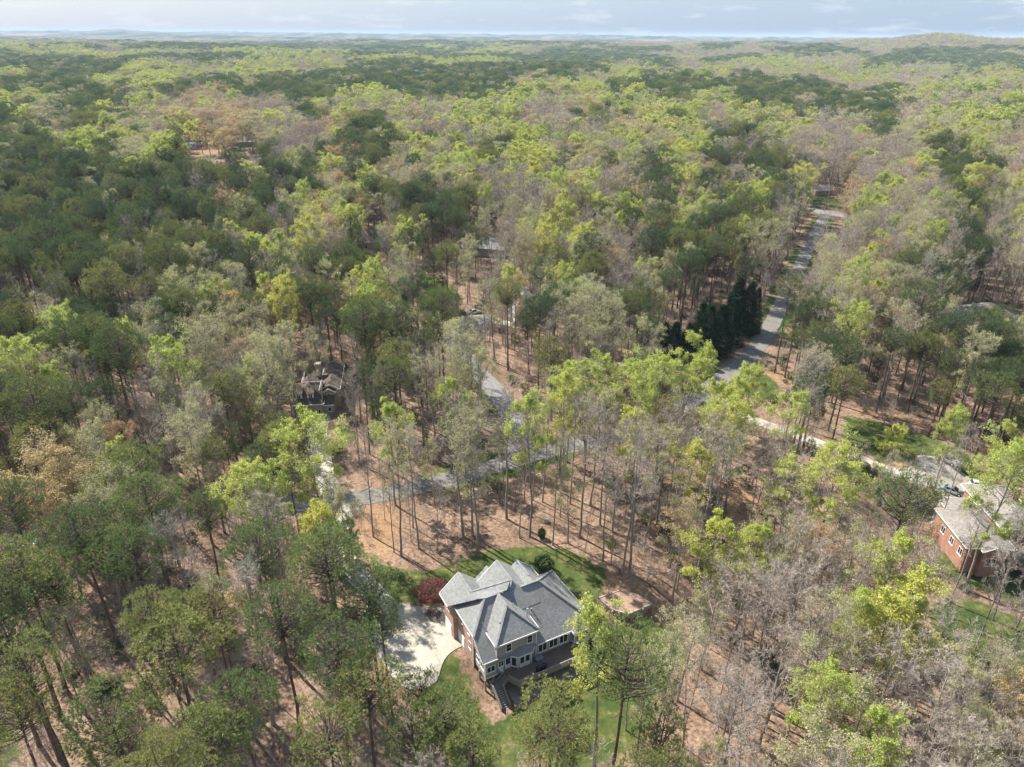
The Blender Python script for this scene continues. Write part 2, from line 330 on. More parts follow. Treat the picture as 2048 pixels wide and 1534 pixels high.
for k_ in ('P', 'G', 'g', 'O', 'B', 'C'):
    assert KIND[k_]['far']

# ------------------------------------------------------------------ objects
def tag(o, label=None, cat=None, group=None, kind=None):
    if label: o['label'] = label
    if cat: o['category'] = cat
    if group: o['group'] = group
    if kind: o['kind'] = kind
    return o
COL = C.collection
def link(name, me, parent=None, loc=None, rz=0.0):
    o = bpy.data.objects.new(name, me); COL.objects.link(o)
    if parent is not None: o.parent = parent
    if loc is not None: o.location = loc
    if rz: o.rotation_euler.z = rz
    return o
class MB:
    """collects shapes; build() links them as one mesh object"""
    def __init__(s): s.v = []; s.f = []
    def add(s, v, f):
        o = len(s.v); s.v += [tuple(map(float, p)) for p in v]; s.f += [tuple(o + i for i in q) for q in f]; return s
    def box(s, x0, x1, y0, y1, z0, z1):
        return s.add([(x0, y0, z0), (x1, y0, z0), (x1, y1, z0), (x0, y1, z0), (x0, y0, z1), (x1, y0, z1), (x1, y1, z1), (x0, y1, z1)],
                     [(0, 3, 2, 1), (4, 5, 6, 7), (0, 1, 5, 4), (1, 2, 6, 5), (2, 3, 7, 6), (3, 0, 4, 7)])
    def prism(s, poly, d):
        """poly: 3d points; d: extrusion vector"""
        n = len(poly); q = [tuple(p[i] + d[i] for i in range(3)) for p in poly]
        return s.add(list(poly) + q, [tuple(range(n))[::-1], tuple(range(n, 2 * n))] + [(i, (i + 1) % n, n + (i + 1) % n, n + i) for i in range(n)])
    def bar(s, a, b, w, h):
        """a beam from a to b, w wide (level) and h high"""
        a = Vector(a); b = Vector(b); d = (b - a).normalized(); r = d.cross(Vector((0, 0, 1)))
        r = r.normalized() if r.length > 1e-3 else Vector((1, 0, 0)); u = r.cross(d)
        k = [(-.5, -.5), (.5, -.5), (.5, .5), (-.5, .5)]
        P = [a + r * (w * i) + u * (h * j) for i, j in k] + [b + r * (w * i) + u * (h * j) for i, j in k]
        return s.add(P, [(0, 1, 2, 3), (7, 6, 5, 4), (0, 4, 5, 1), (1, 5, 6, 2), (2, 6, 7, 3), (3, 7, 4, 0)])
    def tube(s, a, b, r0, r1, n=10):
        V, T = tubes(np.array([a], float), np.array([b], float), np.array([r0]), np.array([r1]), n)
        s.add(V, [tuple(t) for t in T]); s.add(V[:n], [tuple(range(n))[::-1]]); s.add(V[n:], [tuple(range(n))]); return s
    def build(s, name, m, parent=None, loc=None, bev=0):
        me = bpy.data.meshes.new(name); me.from_pydata(s.v, [], s.f)
        for x in (m if isinstance(m, (list, tuple)) else [m]): me.materials.append(x)
        me.update(); o = link(name, me, parent, loc)
        if bev:
            b = o.modifiers.new('b', 'BEVEL'); b.width = bev; b.segments = 2; b.limit_method = 'ANGLE'
        return o
def empty(name, loc, rz=0.0):
    o = bpy.data.objects.new(name, None); COL.objects.link(o); o.location = loc; o.rotation_euler.z = rz; o.empty_display_size = .5
    return o

# ------------------------------------------------------------------ ground plan (pixel outlines laid on the terrain)
def pts(pl): return np.array([at(*p) for p in pl])
def sdf(P, X, Y):
    """signed distance to polygon P (negative inside)"""
    x = X.ravel(); y = Y.ravel(); D = np.full(x.shape, 1e9); ins = np.zeros(x.shape, bool); n = len(P)
    for i in range(n):
        a = P[i]; b = P[(i + 1) % n]; e = b - a; t = np.clip(((x - a[0]) * e[0] + (y - a[1]) * e[1]) / (e @ e + 1e-9), 0, 1)
        D = np.minimum(D, np.hypot(x - a[0] - t * e[0], y - a[1] - t * e[1]))
        c = (a[1] > y) != (b[1] > y); xi = a[0] + (y - a[1]) / (b[1] - a[1] + 1e-12) * (b[0] - a[0]); ins ^= c & (x < xi)
    return np.where(ins, -D, D).reshape(X.shape)
def ldist(P, X, Y):
    D = np.full(X.shape, 1e9)
    for a, b in zip(P[:-1], P[1:]):
        e = b - a; t = np.clip(((X - a[0]) * e[0] + (Y - a[1]) * e[1]) / (e @ e + 1e-9), 0, 1)
        D = np.minimum(D, np.hypot(X - a[0] - t * e[0], Y - a[1] - t * e[1]))
    return D
def smooth(P, step=2.0):
    P = np.asarray(P); out_ = []
    Q = np.concatenate([[2 * P[0] - P[1]], P, [2 * P[-1] - P[-2]]])
    for i in range(1, len(Q) - 2):
        n = max(2, int(np.linalg.norm(Q[i + 1] - Q[i]) / step)); t = np.linspace(0, 1, n, endpoint=False)[:, None]
        a, b, c, d = Q[i - 1], Q[i], Q[i + 1], Q[i + 2]
        out_.append(.5 * (2 * b + (c - a) * t + (2 * a - 5 * b + 4 * c - d) * t ** 2 + (3 * b - a - 3 * c + d) * t ** 3))
    return np.concatenate(out_ + [P[-1:]])
ROADS = {  # name -> (pixel centre line, width, material key)
 'street': ([(560, 1010), (650, 1003), (720, 996), (795, 983), (881, 962), (932, 949), (1019, 924), (1080, 907), (1140, 893), (1225, 872), (1320, 835), (1400, 788), (1450, 752), (1500, 712), (1540, 655), (1562, 610), (1590, 555), (1615, 500), (1637, 455), (1650, 432)], 5.3, 'asphalt'),
 'side_street': ([(905, 660), (915, 690), (945, 733), (985, 775), (1015, 815), (1035, 860), (1040, 905)], 5.6, 'asphalt_pale'),
 'cross_street': ([(1560, 412), (1620, 419), (1655, 427), (1700, 434), (1790, 440)], 7.5, 'asphalt_pale')}
RD = {k: smooth(pts(v[0])) for k, v in ROADS.items()}
DRIVES = {
 'driveway': ([(706, 1006), (684, 1040), (676, 1080), (690, 1122), (722, 1160), (760, 1200), (800, 1235)], 3.9),
 'neighbour_driveway': ([(1405, 792), (1440, 812), (1500, 838), (1600, 873), (1700, 911), (1770, 938), (1840, 965)], 3.6),
 'wood_driveway': ([(668, 996), (650, 950), (642, 905), (636, 868), (640, 838)], 4.2),
 'far_driveway': ([(908, 662), (880, 668), (860, 663), (900, 655), (940, 635), (985, 640), (1040, 655)], 4.0)}
DV = {k: smooth(pts(v[0])) for k, v in DRIVES.items()}
APRON = pts([(742, 1196), (788, 1203), (819, 1211), (850, 1214), (881, 1206), (893, 1222), (905, 1246), (918, 1268), (927, 1289), (915, 1297), (901, 1306), (889, 1320), (881, 1340), (877, 1356), (868, 1368), (850, 1377), (832, 1381), (806, 1374), (786, 1356), (768, 1330), (753, 1299), (738, 1262), (728, 1225)])
APRON2 = pts([(1836, 911), (1862, 913), (1886, 915), (1900, 926), (1922, 943), (1953, 966), (1985, 985), (1960, 1000), (1925, 1000), (1895, 1012), (1872, 1042), (1858, 1050), (1870, 1020), (1884, 994), (1868, 978), (1830, 966), (1800, 954), (1788, 940), (1812, 936), (1834, 930)])
PAD3 = pts([(628, 825), (652, 820), (662, 838), (650, 862), (630, 858)])
PAD4 = pts([(915, 640), (975, 628), (995, 640), (960, 662), (925, 662)])
LAWN = [pts(q) for q in (
 [(735, 1100), (760, 1128), (800, 1141), (850, 1143), (880, 1137), (930, 1120), (985, 1100), (1060, 1092), (1110, 1096), (1160, 1110), (1205, 1138), (1214, 1165), (1200, 1190), (1192, 1222), (1205, 1250), (1240, 1262), (1300, 1240), (1335, 1250), (1345, 1290), (1300, 1340), (1260, 1380), (1180, 1420), (1090, 1470), (1030, 1534), (1000, 1700), (900, 1700), (905, 1534), (870, 1470), (850, 1400), (840, 1382), (900, 1300), (860, 1210), (800, 1206), (762, 1180), (745, 1140)],
 [(1690, 833), (1740, 838), (1800, 858), (1870, 880), (1930, 905), (1960, 950), (2010, 985), (2090, 1010), (2100, 1060), (1990, 1000), (1900, 930), (1840, 906), (1800, 925), (1730, 905), (1690, 880)],
 [(1870, 1115), (1905, 1105), (1940, 1130), (2000, 1137), (2090, 1140), (2090, 1210), (2000, 1195), (1940, 1170), (1890, 1150)],
 [(1870, 1205), (1950, 1200), (2020, 1230), (2100, 1270), (2100, 1370), (2020, 1350), (1950, 1330), (1890, 1290), (1862, 1240)],
 [(1490, 752), (1530, 748), (1560, 770), (1545, 800), (1505, 800), (1480, 775)],
 [(818, 548), (850, 545), (905, 575), (925, 600), (880, 602), (830, 570)],
 [(1618, 398), (1660, 392), (1690, 405), (1680, 418), (1630, 414)],
 [(-60, 1420), (12, 1440), (40, 1500), (10, 1560), (-80, 1600)],
 [(470, 290), (505, 289), (512, 297), (470, 299)],
 [(1280, 1250), (1345, 1250), (1380, 1300), (1330, 1370), (1270, 1370)],
 [(670, 850), (700, 850), (715, 880), (690, 890)],
 [(1170, 1330), (1260, 1300), (1320, 1380), (1290, 1470), (1200, 1534), (1100, 1534), (1090, 1440)])]
DIRT = [pts(q) for q in (
 [(1440, 960), (1480, 955), (1530, 1010), (1545, 1050), (1500, 1090), (1460, 1080), (1435, 1010)],
 [(365, 300), (430, 292), (450, 302), (400, 310), (365, 312)],
 [(1505, 745), (1560, 735), (1590, 752), (1560, 768), (1520, 765)],
 [(1700, 820), (1780, 838), (1880, 868), (1990, 915), (2080, 930), (2080, 910), (1960, 880), (1850, 850), (1760, 815)],
 [(1195, 1130), (1260, 1160), (1330, 1220), (1365, 1260), (1330, 1240), (1290, 1200), (1240, 1178), (1205, 1180)],
 [(725, 1010), (790, 1010), (800, 1060), (770, 1120), (730, 1090), (715, 1050)])]
GARDEN = pts([(1197, 1197), (1217, 1190), (1239, 1182), (1272, 1194), (1302, 1223), (1278, 1233), (1255, 1243), (1225, 1228)])

# ------------------------------------------------------------------ ground sheet
def axis(lo, hi, st, far_lo, far_hi, gr=1.14):
    a = list(np.arange(lo, hi + st, st)); d = st
    while a[-1] < far_hi: d *= gr; a.append(a[-1] + d)
    d = st; b = [lo]
    while b[-1] > far_lo: d *= gr; b.append(b[-1] - d)
    return np.array(b[:0:-1] + a)
gx = axis(-190, 230, 1.4, -26000, 26000); gy = axis(36, 330, 1.3, -1500, 30000)
GX, GY = np.meshgrid(gx, gy); GZ = ht(GX, GY)
near = (GX > -260) & (GX < 330) & (GY > 20) & (GY < 900)
gr_ = np.zeros(GX.shape); di_ = np.zeros(GX.shape)
Xn, Yn = GX[near], GY[near]
g_ = np.full(Xn.shape, 0.0)
for P in LAWN: g_ = np.maximum(g_, np.clip(.5 - sdf(P, Xn, Yn) / 2.4, 0, 1))
for k, P in RD.items():
    dd = ldist(P, Xn, Yn); g_ = np.maximum(g_, np.clip((6.6 - dd) / 2.5, 0, .8) * (.55 + .45 * np.sin(Xn / 13 + Yn / 17)))
q_ = np.zeros(Xn.shape)
for P in DIRT: q_ = np.maximum(q_, np.clip(.5 - sdf(P, Xn, Yn) / 3.0, 0, 1) * .6)
for P in (GARDEN,): g_ = g_ * (sdf(P, Xn, Yn) > 0.3)
# bare brown strip along the walls of the main house and a dirt floor beneath its deck
lu = (Xn - HO[0]) * HU[0] + (Yn - HO[1]) * HU[1]; lv = (Xn - HO[0]) * HV[0] + (Yn - HO[1]) * HV[1]
hb = np.maximum(np.maximum(-1.3 - lu, lu - 16.0), np.maximum(-4.6 - lv, lv - 9.0)); hb2 = np.maximum(np.maximum(-1.3 - lu, lu - 4), np.maximum(-4.4 - lv, lv - 8))
hb = np.minimum(hb, hb2)
g_ = g_ * np.clip(hb / .8, 0, 1)
gr_[near] = g_; di_[near] = q_
ny_, nx_ = GX.shape; idx = np.arange(nx_ * ny_).reshape(ny_, nx_)
Tq = np.stack([idx[:-1, :-1], idx[:-1, 1:], idx[1:, 1:], idx[1:, :-1]], -1).reshape(-1, 4)
def grassmat():
    m, n, l, b = mat('ground_soil_grass')
    A = n.new('ShaderNodeAttribute'); A.attribute_name = 'grass'; D = n.new('ShaderNodeAttribute'); D.attribute_name = 'dirt'
    z1 = noise(n, l, .11, 6, .65); z2 = noise(n, l, 1.6, 5, .7); z3 = noise(n, l, .35, 5, .6)
    lit = ramp(n, [(.30, (.09, .062, .045)), (.44, (.20, .14, .10)), (.56, (.305, .215, .158)), (.72, (.41, .32, .245))])
    l.new(z2.outputs[0], lit.inputs[0])
    br = ramp(n, [(.35, (.62, .58, .55)), (.65, (1.1, 1.05, 1.0))]); l.new(z1.outputs[0], br.inputs[0])
    mu = n.new('ShaderNodeMixRGB'); mu.blend_type = 'MULTIPLY'; mu.inputs[0].default_value = 1; l.new(lit.outputs[0], mu.inputs[1]); l.new(br.outputs[0], mu.inputs[2])
    dr = ramp(n, [(.3, (.27, .15, .075)), (.7, (.42, .26, .14))]); l.new(z2.outputs[0], dr.inputs[0])
    m1 = n.new('ShaderNodeMixRGB'); l.new(D.outputs['Fac'], m1.inputs[0]); l.new(mu.outputs[0], m1.inputs[1]); l.new(dr.outputs[0], m1.inputs[2])
    gc = ramp(n, [(.33, (.03, .05, .014)), (.46, (.06, .085, .022)), (.54, (.10, .11, .035)), (.62, (.19, .165, .075)), (.72, (.26, .20, .12))]); 
    ad = n.new('ShaderNodeMath'); ad.operation = 'MULTIPLY_ADD'; l.new(z2.outputs[0], ad.inputs[0]); ad.inputs[1].default_value = .35; 
    sb = n.new('ShaderNodeMath'); sb.operation = 'MULTIPLY'; sb.inputs[1].default_value = .62; l.new(z3.outputs[0], sb.inputs[0]); l.new(sb.outputs[0], ad.inputs[2]); l.new(ad.outputs[0], gc.inputs[0])
    # grass edge broken up by noise
    e = n.new('ShaderNodeMath'); e.operation = 'MULTIPLY_ADD'; l.new(z3.outputs[0], e.inputs[0]); e.inputs[1].default_value = 2.0; e.inputs[2].default_value = -.95
    f = n.new('ShaderNodeMath'); f.operation = 'ADD'; l.new(A.outputs['Fac'], f.inputs[0]); l.new(e.outputs[0], f.inputs[1])
    r = n.new('ShaderNodeMapRange'); r.inputs[1].default_value = .32; r.inputs[2].default_value = .62; l.new(f.outputs[0], r.inputs[0])
    gt = n.new('ShaderNodeMath'); gt.operation = 'MULTIPLY'; l.new(r.outputs[0], gt.inputs[0])
    gs = n.new('ShaderNodeMapRange'); gs.inputs[1].default_value = 0; gs.inputs[2].default_value = .12; l.new(A.outputs['Fac'], gs.inputs[0]); l.new(gs.outputs[0], gt.inputs[1])
    m2 = n.new('ShaderNodeMixRGB'); l.new(gt.outputs[0], m2.inputs[0]); l.new(m1.outputs[0], m2.inputs[1]); l.new(gc.outputs[0], m2.inputs[2])
    l.new(m2.outputs[0], b.inputs['Base Color']); b.inputs['Roughness'].default_value = .95; b.inputs['Specular IOR Level'].default_value = .1
    bp = n.new('ShaderNodeBump'); bp.inputs['Strength'].default_value = .8; bp.inputs['Distance'].default_value = .12; l.new(z2.outputs[0], bp.inputs['Height']); l.new(bp.outputs[0], b.inputs['Normal'])
    return m
gm = mesh_np('ground', np.stack([GX, GY, GZ], -1).reshape(-1, 3), Tq, [grassmat()])
for nm, arr in (('grass', gr_), ('dirt', di_)):
    at_ = gm.attributes.new(nm, 'FLOAT', 'POINT'); at_.data.foreach_set('value', arr.ravel().astype(np.float32))
gm.polygons.foreach_set('use_smooth', np.ones(len(gm.polygons), bool))
tag(link('ground', gm), kind='structure')

M['asphalt'] = plain('asphalt', (.175, .162, .148), .9, 1.3, .28, .2)
M['asphalt_pale'] = plain('worn_asphalt', (.20, .195, .19), .9, 1.0, .22, .2)
def concretemat():
    m, n, l, b = mat('driveway_concrete')
    a = noise(n, l, .25, 6, .7); r = ramp(n, [(.32, (.34, .305, .25)), (.5, (.42, .38, .31)), (.7, (.47, .43, .35))]); l.new(a.outputs[0], r.inputs[0])
    f = noise(n, l, 4, 4, .6); mu = n.new('ShaderNodeMixRGB'); mu.blend_type = 'MULTIPLY'; mu.inputs[0].default_value = .5
    r2 = ramp(n, [(.3, (.75, .75, .75)), (.6, (1, 1, 1))]); l.new(f.outputs[0], r2.inputs[0]); l.new(r.outputs[0], mu.inputs[1]); l.new(r2.outputs[0], mu.inputs[2])
    t = n.new('ShaderNodeTexCoord'); mpn = n.new('ShaderNodeMapping'); mpn.inputs['Rotation'].default_value = (0, 0, -.5); l.new(t.outputs['Object'], mpn.inputs[0])
    br = n.new('ShaderNodeTexBrick'); br.offset = 0; br.inputs['Scale'].default_value = 1; br.inputs['Brick Width'].default_value = 3.1; br.inputs['Row Height'].default_value = 3.1; br.inputs['Mortar Size'].default_value = .035; br.inputs['Mortar Smooth'].default_value = .4
    br.inputs['Color1'].default_value = (1, 1, 1, 1); br.inputs['Color2'].default_value = (.93, .93, .92, 1); br.inputs['Mortar'].default_value = (.62, .60, .56, 1); l.new(mpn.outputs[0], br.inputs[0])
    m3 = n.new('ShaderNodeMixRGB'); m3.blend_type = 'MULTIPLY'; m3.inputs[0].default_value = 1; l.new(mu.outputs[0], m3.inputs[1]); l.new(br.outputs[0], m3.inputs[2])
    l.new(m3.outputs[0], b.inputs['Base Color']); b.inputs['Roughness'].default_value = .85
    return m
M['concrete'] = concretemat()
def strip(name, P, wd, m, lift):
    d = np.gradient(P, axis=0); d = unit(d); nrm = np.stack([-d[:, 1], d[:, 0]], 1)
    k = np.linspace(-.5, .5, 7); V = P[:, None] + nrm[:, None] * (k * wd)[None, :, None]
    ed = 1 + .0 * V[..., 0]; Z = ht(V[..., 0], V[..., 1]) + lift
    V = np.concatenate([V, Z[..., None]], -1); a, b = V.shape[:2]; ix = np.arange(a * b).reshape(a, b)
    T = np.stack([ix[:-1, :-1], ix[1:, :-1], ix[1:, 1:], ix[:-1, 1:]], -1).reshape(-1, 4)[:, ::-1]
    return tag(link(name, mesh_np(name, V.reshape(-1, 3), T, [m])), kind='structure')
lf = .055
for k, v in ROADS.items(): strip(k, RD[k], v[1], M[v[2]], lf); lf += .006
for k, v in DRIVES.items(): strip(k, DV[k], v[1], M['concrete'], lf); lf += .004
def pad(name, P, m, lift, thick=.1):
    """a slab draped on the terrain, cut from a fine grid clipped to the outline"""
    import bmesh
    bm = bmesh.new(); vs = [bm.verts.new((p[0], p[1], 0)) for p in P]; bm.faces.new(vs)
    lo = P.min(0); hi = P.max(0)
    for ax in (0, 1):
        for c in np.arange(lo[ax] + .9, hi[ax], 1.1):
            co = [0, 0, 0]; no = [0, 0, 0]; co[ax] = c; no[ax] = 1
            bmesh.ops.bisect_plane(bm, geom=bm.verts[:] + bm.edges[:] + bm.faces[:], plane_co=co, plane_no=no)
    for v in bm.verts: v.co.z = float(ht(v.co.x, v.co.y)) + lift
    r = bmesh.ops.extrude_face_region(bm, geom=bm.faces[:]); 
    for v in [g for g in r['geom'] if isinstance(g, bmesh.types.BMVert)]: v.co.z -= thick
    bmesh.ops.recalc_face_normals(bm, faces=bm.faces[:])
    me = bpy.data.meshes.new(name); bm.to_mesh(me); bm.free(); me.materials.append(m)
    return tag(link(name, me), kind='structure')
pad('parking_apron', smooth(np.concatenate([APRON, APRON[:1]]), 1.0)[:-1], M['concrete'], .10, .2)
pad('neighbour_apron', APRON2, M['concrete'], .10, .2)
pad('wood_house_apron', PAD3, M['concrete'], .10, .2)
pad('far_house_pad', PAD4, M['asphalt'], .10, .2)
# ------------------------------------------------------------------ building materials
def shingle(name, c0, c1, c2):
    m, n, l, b = mat(name); t = n.new('ShaderNodeTexCoord'); s = n.new('ShaderNodeSeparateXYZ'); l.new(t.outputs['Object'], s.inputs[0])
    def fl(sock, k, off=None):
        a = n.new('ShaderNodeMath'); a.operation = 'MULTIPLY'; a.inputs[1].default_value = k; l.new(sock, a.inputs[0])
        f = n.new('ShaderNodeMath'); f.operation = 'FLOOR'
        if off is not None:
            o = n.new('ShaderNodeMath'); o.operation = 'ADD'; l.new(a.outputs[0], o.inputs[0]); l.new(off, o.inputs[1]); l.new(o.outputs[0], f.inputs[0])
        else: l.new(a.outputs[0], f.inputs[0])
        return f.outputs[0], a.outputs[0]
    zf, zr = fl(s.outputs[2], 7.0)
    h = n.new('ShaderNodeMath'); h.operation = 'MULTIPLY'; h.inputs[1].default_value = .5; l.new(zf, h.inputs[0])
    xf, _ = fl(s.outputs[0], 2.6, h.outputs[0]); yf, _ = fl(s.outputs[1], 2.6, h.outputs[0])
    c = n.new('ShaderNodeCombineXYZ'); l.new(xf, c.inputs[0]); l.new(yf, c.inputs[1]); l.new(zf, c.inputs[2])
    wn = n.new('ShaderNodeTexWhiteNoise'); l.new(c.outputs[0], wn.inputs[0])
    r = ramp(n, [(0, c0), (.5, c1), (1, c2)]); l.new(wn.outputs[0], r.inputs[0])
    z = noise(n, l, .35, 5, .6); rr = ramp(n, [(.3, (.88, .88, .88)), (.7, (1.06, 1.06, 1.06))]); l.new(z.outputs[0], rr.inputs[0])
    mu = n.new('ShaderNodeMixRGB'); mu.blend_type = 'MULTIPLY'; mu.inputs[0].default_value = 1; l.new(r.outputs[0], mu.inputs[1]); l.new(rr.outputs[0], mu.inputs[2])
    l.new(mu.outputs[0], b.inputs['Base Color']); b.inputs['Roughness'].default_value = .9; b.inputs['Specular IOR Level'].default_value = .25
    fr = n.new('ShaderNodeMath'); fr.operation = 'FRACT'; l.new(zr, fr.inputs[0]); ad = n.new('ShaderNodeMath'); ad.operation = 'MULTIPLY_ADD'; l.new(wn.outputs[0], ad.inputs[0]); ad.inputs[1].default_value = .5; l.new(fr.outputs[0], ad.inputs[2])
    bp = n.new('ShaderNodeBump'); bp.invert = True; bp.inputs['Strength'].default_value = .9; bp.inputs['Distance'].default_value = .03; l.new(ad.outputs[0], bp.inputs['Height']); l.new(bp.outputs[0], b.inputs['Normal'])
    return m
def brickmat(name, a1, a2, mo):
    m, n, l, b = mat(name); t = n.new('ShaderNodeTexCoord'); s = n.new('ShaderNodeSeparateXYZ'); l.new(t.outputs['Object'], s.inputs[0])
    ad = n.new('ShaderNodeMath'); l.new(s.outputs[0], ad.inputs[0]); l.new(s.outputs[1], ad.inputs[1]); c = n.new('ShaderNodeCombineXYZ'); l.new(ad.outputs[0], c.inputs[0]); l.new(s.outputs[2], c.inputs[1])
    br = n.new('ShaderNodeTexBrick'); br.inputs['Scale'].default_value = 1.0; br.inputs['Brick Width'].default_value = .22; br.inputs['Row Height'].default_value = .075; br.inputs['Mortar Size'].default_value = .008
    br.inputs['Color1'].default_value = (*a1, 1); br.inputs['Color2'].default_value = (*a2, 1); br.inputs['Mortar'].default_value = (*mo, 1); l.new(c.outputs[0], br.inputs[0])
    z = noise(n, l, .7, 5, .6); rr = ramp(n, [(.3, (.75, .75, .75)), (.7, (1.15, 1.15, 1.15))]); l.new(z.outputs[0], rr.inputs[0])
    mu = n.new('ShaderNodeMixRGB'); mu.blend_type = 'MULTIPLY'; mu.inputs[0].default_value = 1; l.new(br.outputs[0], mu.inputs[1]); l.new(rr.outputs[0], mu.inputs[2])
    l.new(mu.outputs[0], b.inputs['Base Color']); b.inputs['Roughness'].default_value = .9; return m
def sidingmat(name, c):
    m, n, l, b = mat(name); t = n.new('ShaderNodeTexCoord'); s = n.new('ShaderNodeSeparateXYZ'); l.new(t.outputs['Object'], s.inputs[0])
    a = n.new('ShaderNodeMath'); a.operation = 'MULTIPLY'; a.inputs[1].default_value = 1 / .16; l.new(s.outputs[2], a.inputs[0]); f = n.new('ShaderNodeMath'); f.operation = 'FRACT'; l.new(a.outputs[0], f.inputs[0])
    z = noise(n, l, 1.2, 4, .6); r = ramp(n, [(.3, tuple(x * .88 for x in c)), (.7, tuple(x * 1.08 for x in c))]); l.new(z.outputs[0], r.inputs[0]); l.new(r.outputs[0], b.inputs['Base Color'])
    bp = n.new('ShaderNodeBump'); bp.invert = True; bp.inputs['Strength'].default_value = 1; bp.inputs['Distance'].default_value = .02; l.new(f.outputs[0], bp.inputs['Height']); l.new(bp.outputs[0], b.inputs['Normal'])
    b.inputs['Roughness'].default_value = .7; return m
def glassmat(name, c=(.02, .025, .03)):
    m, n, l, b = mat(name); z = noise(n, l, .8, 2); r = ramp(n, [(.3, tuple(x * .6 for x in c)), (.7, tuple(x * 1.8 for x in c))]); l.new(z.outputs[0], r.inputs[0]); l.new(r.outputs[0], b.inputs['Base Color'])
    b.inputs['Roughness'].default_value = .06; b.inputs['Specular IOR Level'].default_value = .6; return m
M['roof'] = shingle('grey_shingles', (.20, .203, .197), (.24, .242, .235), (.275, .277, .268))
M['roof_tan'] = shingle('weathered_tan_shingles', (.19, .17, .148), (.235, .21, .185), (.28, .255, .23))
M['roof_brown'] = shingle('brown_shingles', (.075, .058, .05), (.11, .085, .07), (.15, .12, .095))
M['brick'] = brickmat('pink_brick', (.42, .22, .16), (.50, .29, .21), (.48, .40, .34))
M['brick_red'] = brickmat('red_brick', (.30, .125, .075), (.37, .17, .10), (.34, .27, .22))
M['siding'] = sidingmat('grey_beige_siding', (.35, .33, .31)); M['siding_tan'] = sidingmat('tan_siding', (.36, .29, .20)); M['siding_white'] = sidingmat('white_siding', (.70, .70, .68))
M['trim'] = plain('white_trim', (.76, .75, .72), .5, 2, .05); M['glass'] = glassmat('window_glass')
M['deckwood'] = plain('weathered_deck_boards', (.15, .105, .085), .85, 1.2, .3, .3, sc=(.4, 6, 1)); M['railwood'] = plain('grey_rail_wood', (.25, .225, .195), .85, 2.5, .22, .2, sc=(1, 1, 3))
M['treadwood'] = plain('worn_tread_wood', (.42, .36, .30), .85, 2.5, .2); M['postwood'] = plain('treated_post_wood', (.20, .155, .12), .85, 3, .3); M['metal'] = plain('galvanised_metal', (.62, .64, .66), .35, 3, .08, 0, 1.0); M['dark'] = plain('black_plastic', (.025, .025, .027), .5, 3, .3)
M['stone'] = plain('patio_concrete', (.27, .235, .205), .9, 1.0, .25, .2); M['blue'] = plain('blue_plastic', (.06, .17, .50), .4, 2, .1)

# ------------------------------------------------------------------ the large grey-roofed house (local axes: u, v, z)
PK = .87
house = empty('grey_roofed_house', (HO[0], HO[1], 0), HA)
tag(house, 'large two storey brick and siding house with complex grey shingle roof and rear deck', 'house')
TH = .16
def roof(name, polys, m, parent, eaves=(), fas=.2):
    b = MB()
    for P in polys: b.prism([(p[0], p[1], p[2]) for p in P], (0, 0, -TH))
    o = b.build(name, m, parent)
    for e in eaves:
        f = MB(); a, c = Vector(e[0]), Vector(e[1]); d = (c - a); hd = Vector((d.x, d.y, 0)).normalized(); nr = Vector((hd.y, -hd.x, 0))   # outwards to the right of a->c
        a = a + nr * .012; c = c + nr * .012
        f.prism([a + Vector((0, 0, .03)), c + Vector((0, 0, .03)), c + Vector((0, 0, -fas)), a + Vector((0, 0, -fas))], nr * .07)
        f.build('fascia', M['trim'], o)
    return o
def ridge_caps(segs, m, parent):
    b = MB()
    for a, c in segs: b.bar((a[0], a[1], a[2] + .035), (c[0], c[1], c[2] + .035), .30, .05)
    return b.build('ridge_cap', m, parent)
# main block, hipped at the right
zE = 3.5; zM = zE + PK * 6.55
roof('main_roof', [[(2, -.1, zE), (19, -.1, zE), (12.45, 6.45, zM), (6.0, 6.45, zM), (2, 6.45, zM)][:4] + [(2, 2.45, zE + PK * 2.55)],
                   [(19, -.1, zE), (19, 13, zE), (12.45, 6.45, zM)], [(19, 13, zE), (2, 13, zE), (6, 6.45, zM), (12.45, 6.45, zM)]], M['roof'], house,
     [((8.75, -.1, zE), (14.7, -.1, zE)), ((18.1, -.1, zE), (19, -.1, zE)), ((19, -.1, zE), (19, 13, zE))])
# left two storey block: hip with the front slope swept down low
zL = 6.5; zR = zL + PK * 3.5; lo = zL - PK * 2.98
roof('left_block_roof', [[(-.3, 9.9, zL), (-.3, 2.9, zL), (3.2, 6.4, zR)], [(-.3, 2.9, zL), (-.2, -.08, lo), (2.25, -.08, lo), (2.25, 2.9, zL), (5.1, 2.9, zL + .001), (5.1, 6.4, zR), (3.2, 6.4, zR)], [(-.3, 9.9, zL), (3.2, 6.4, zR), (5.1, 6.4, zR), (5.1, 9.9, zL)]], M['roof'], house,
     [((-.3, 9.9, zL), (-.3, 2.9, zL)), ((-.2, -.08, lo), (2.25, -.08, lo)), ((-.3, 2.9, zL), (-.2, -.08, lo))])
# the hipped upper bay that faces the deck
roof('front_hip_roof', [[(1.72, 6.3, zL), (1.72, -.25, zL), (5.36, 3.39, zL + PK * 3.64), (5.36, 6.3, zL + PK * 3.64)], [(1.72, -.25, zL), (9.0, -.25, zL), (5.36, 3.39, zL + PK * 3.64)], [(9.0, -.25, zL), (9.0, 6.3, zL), (5.36, 6.3, zL + PK * 3.64), (5.36, 3.39, zL + PK * 3.64)]], M['roof'], house,
     [((1.72, 3.0, zL), (1.72, -.25, zL)), ((1.72, -.25, zL), (9.0, -.25, zL)), ((9.0, -.25, zL), (9.0, 2.9, zL))])
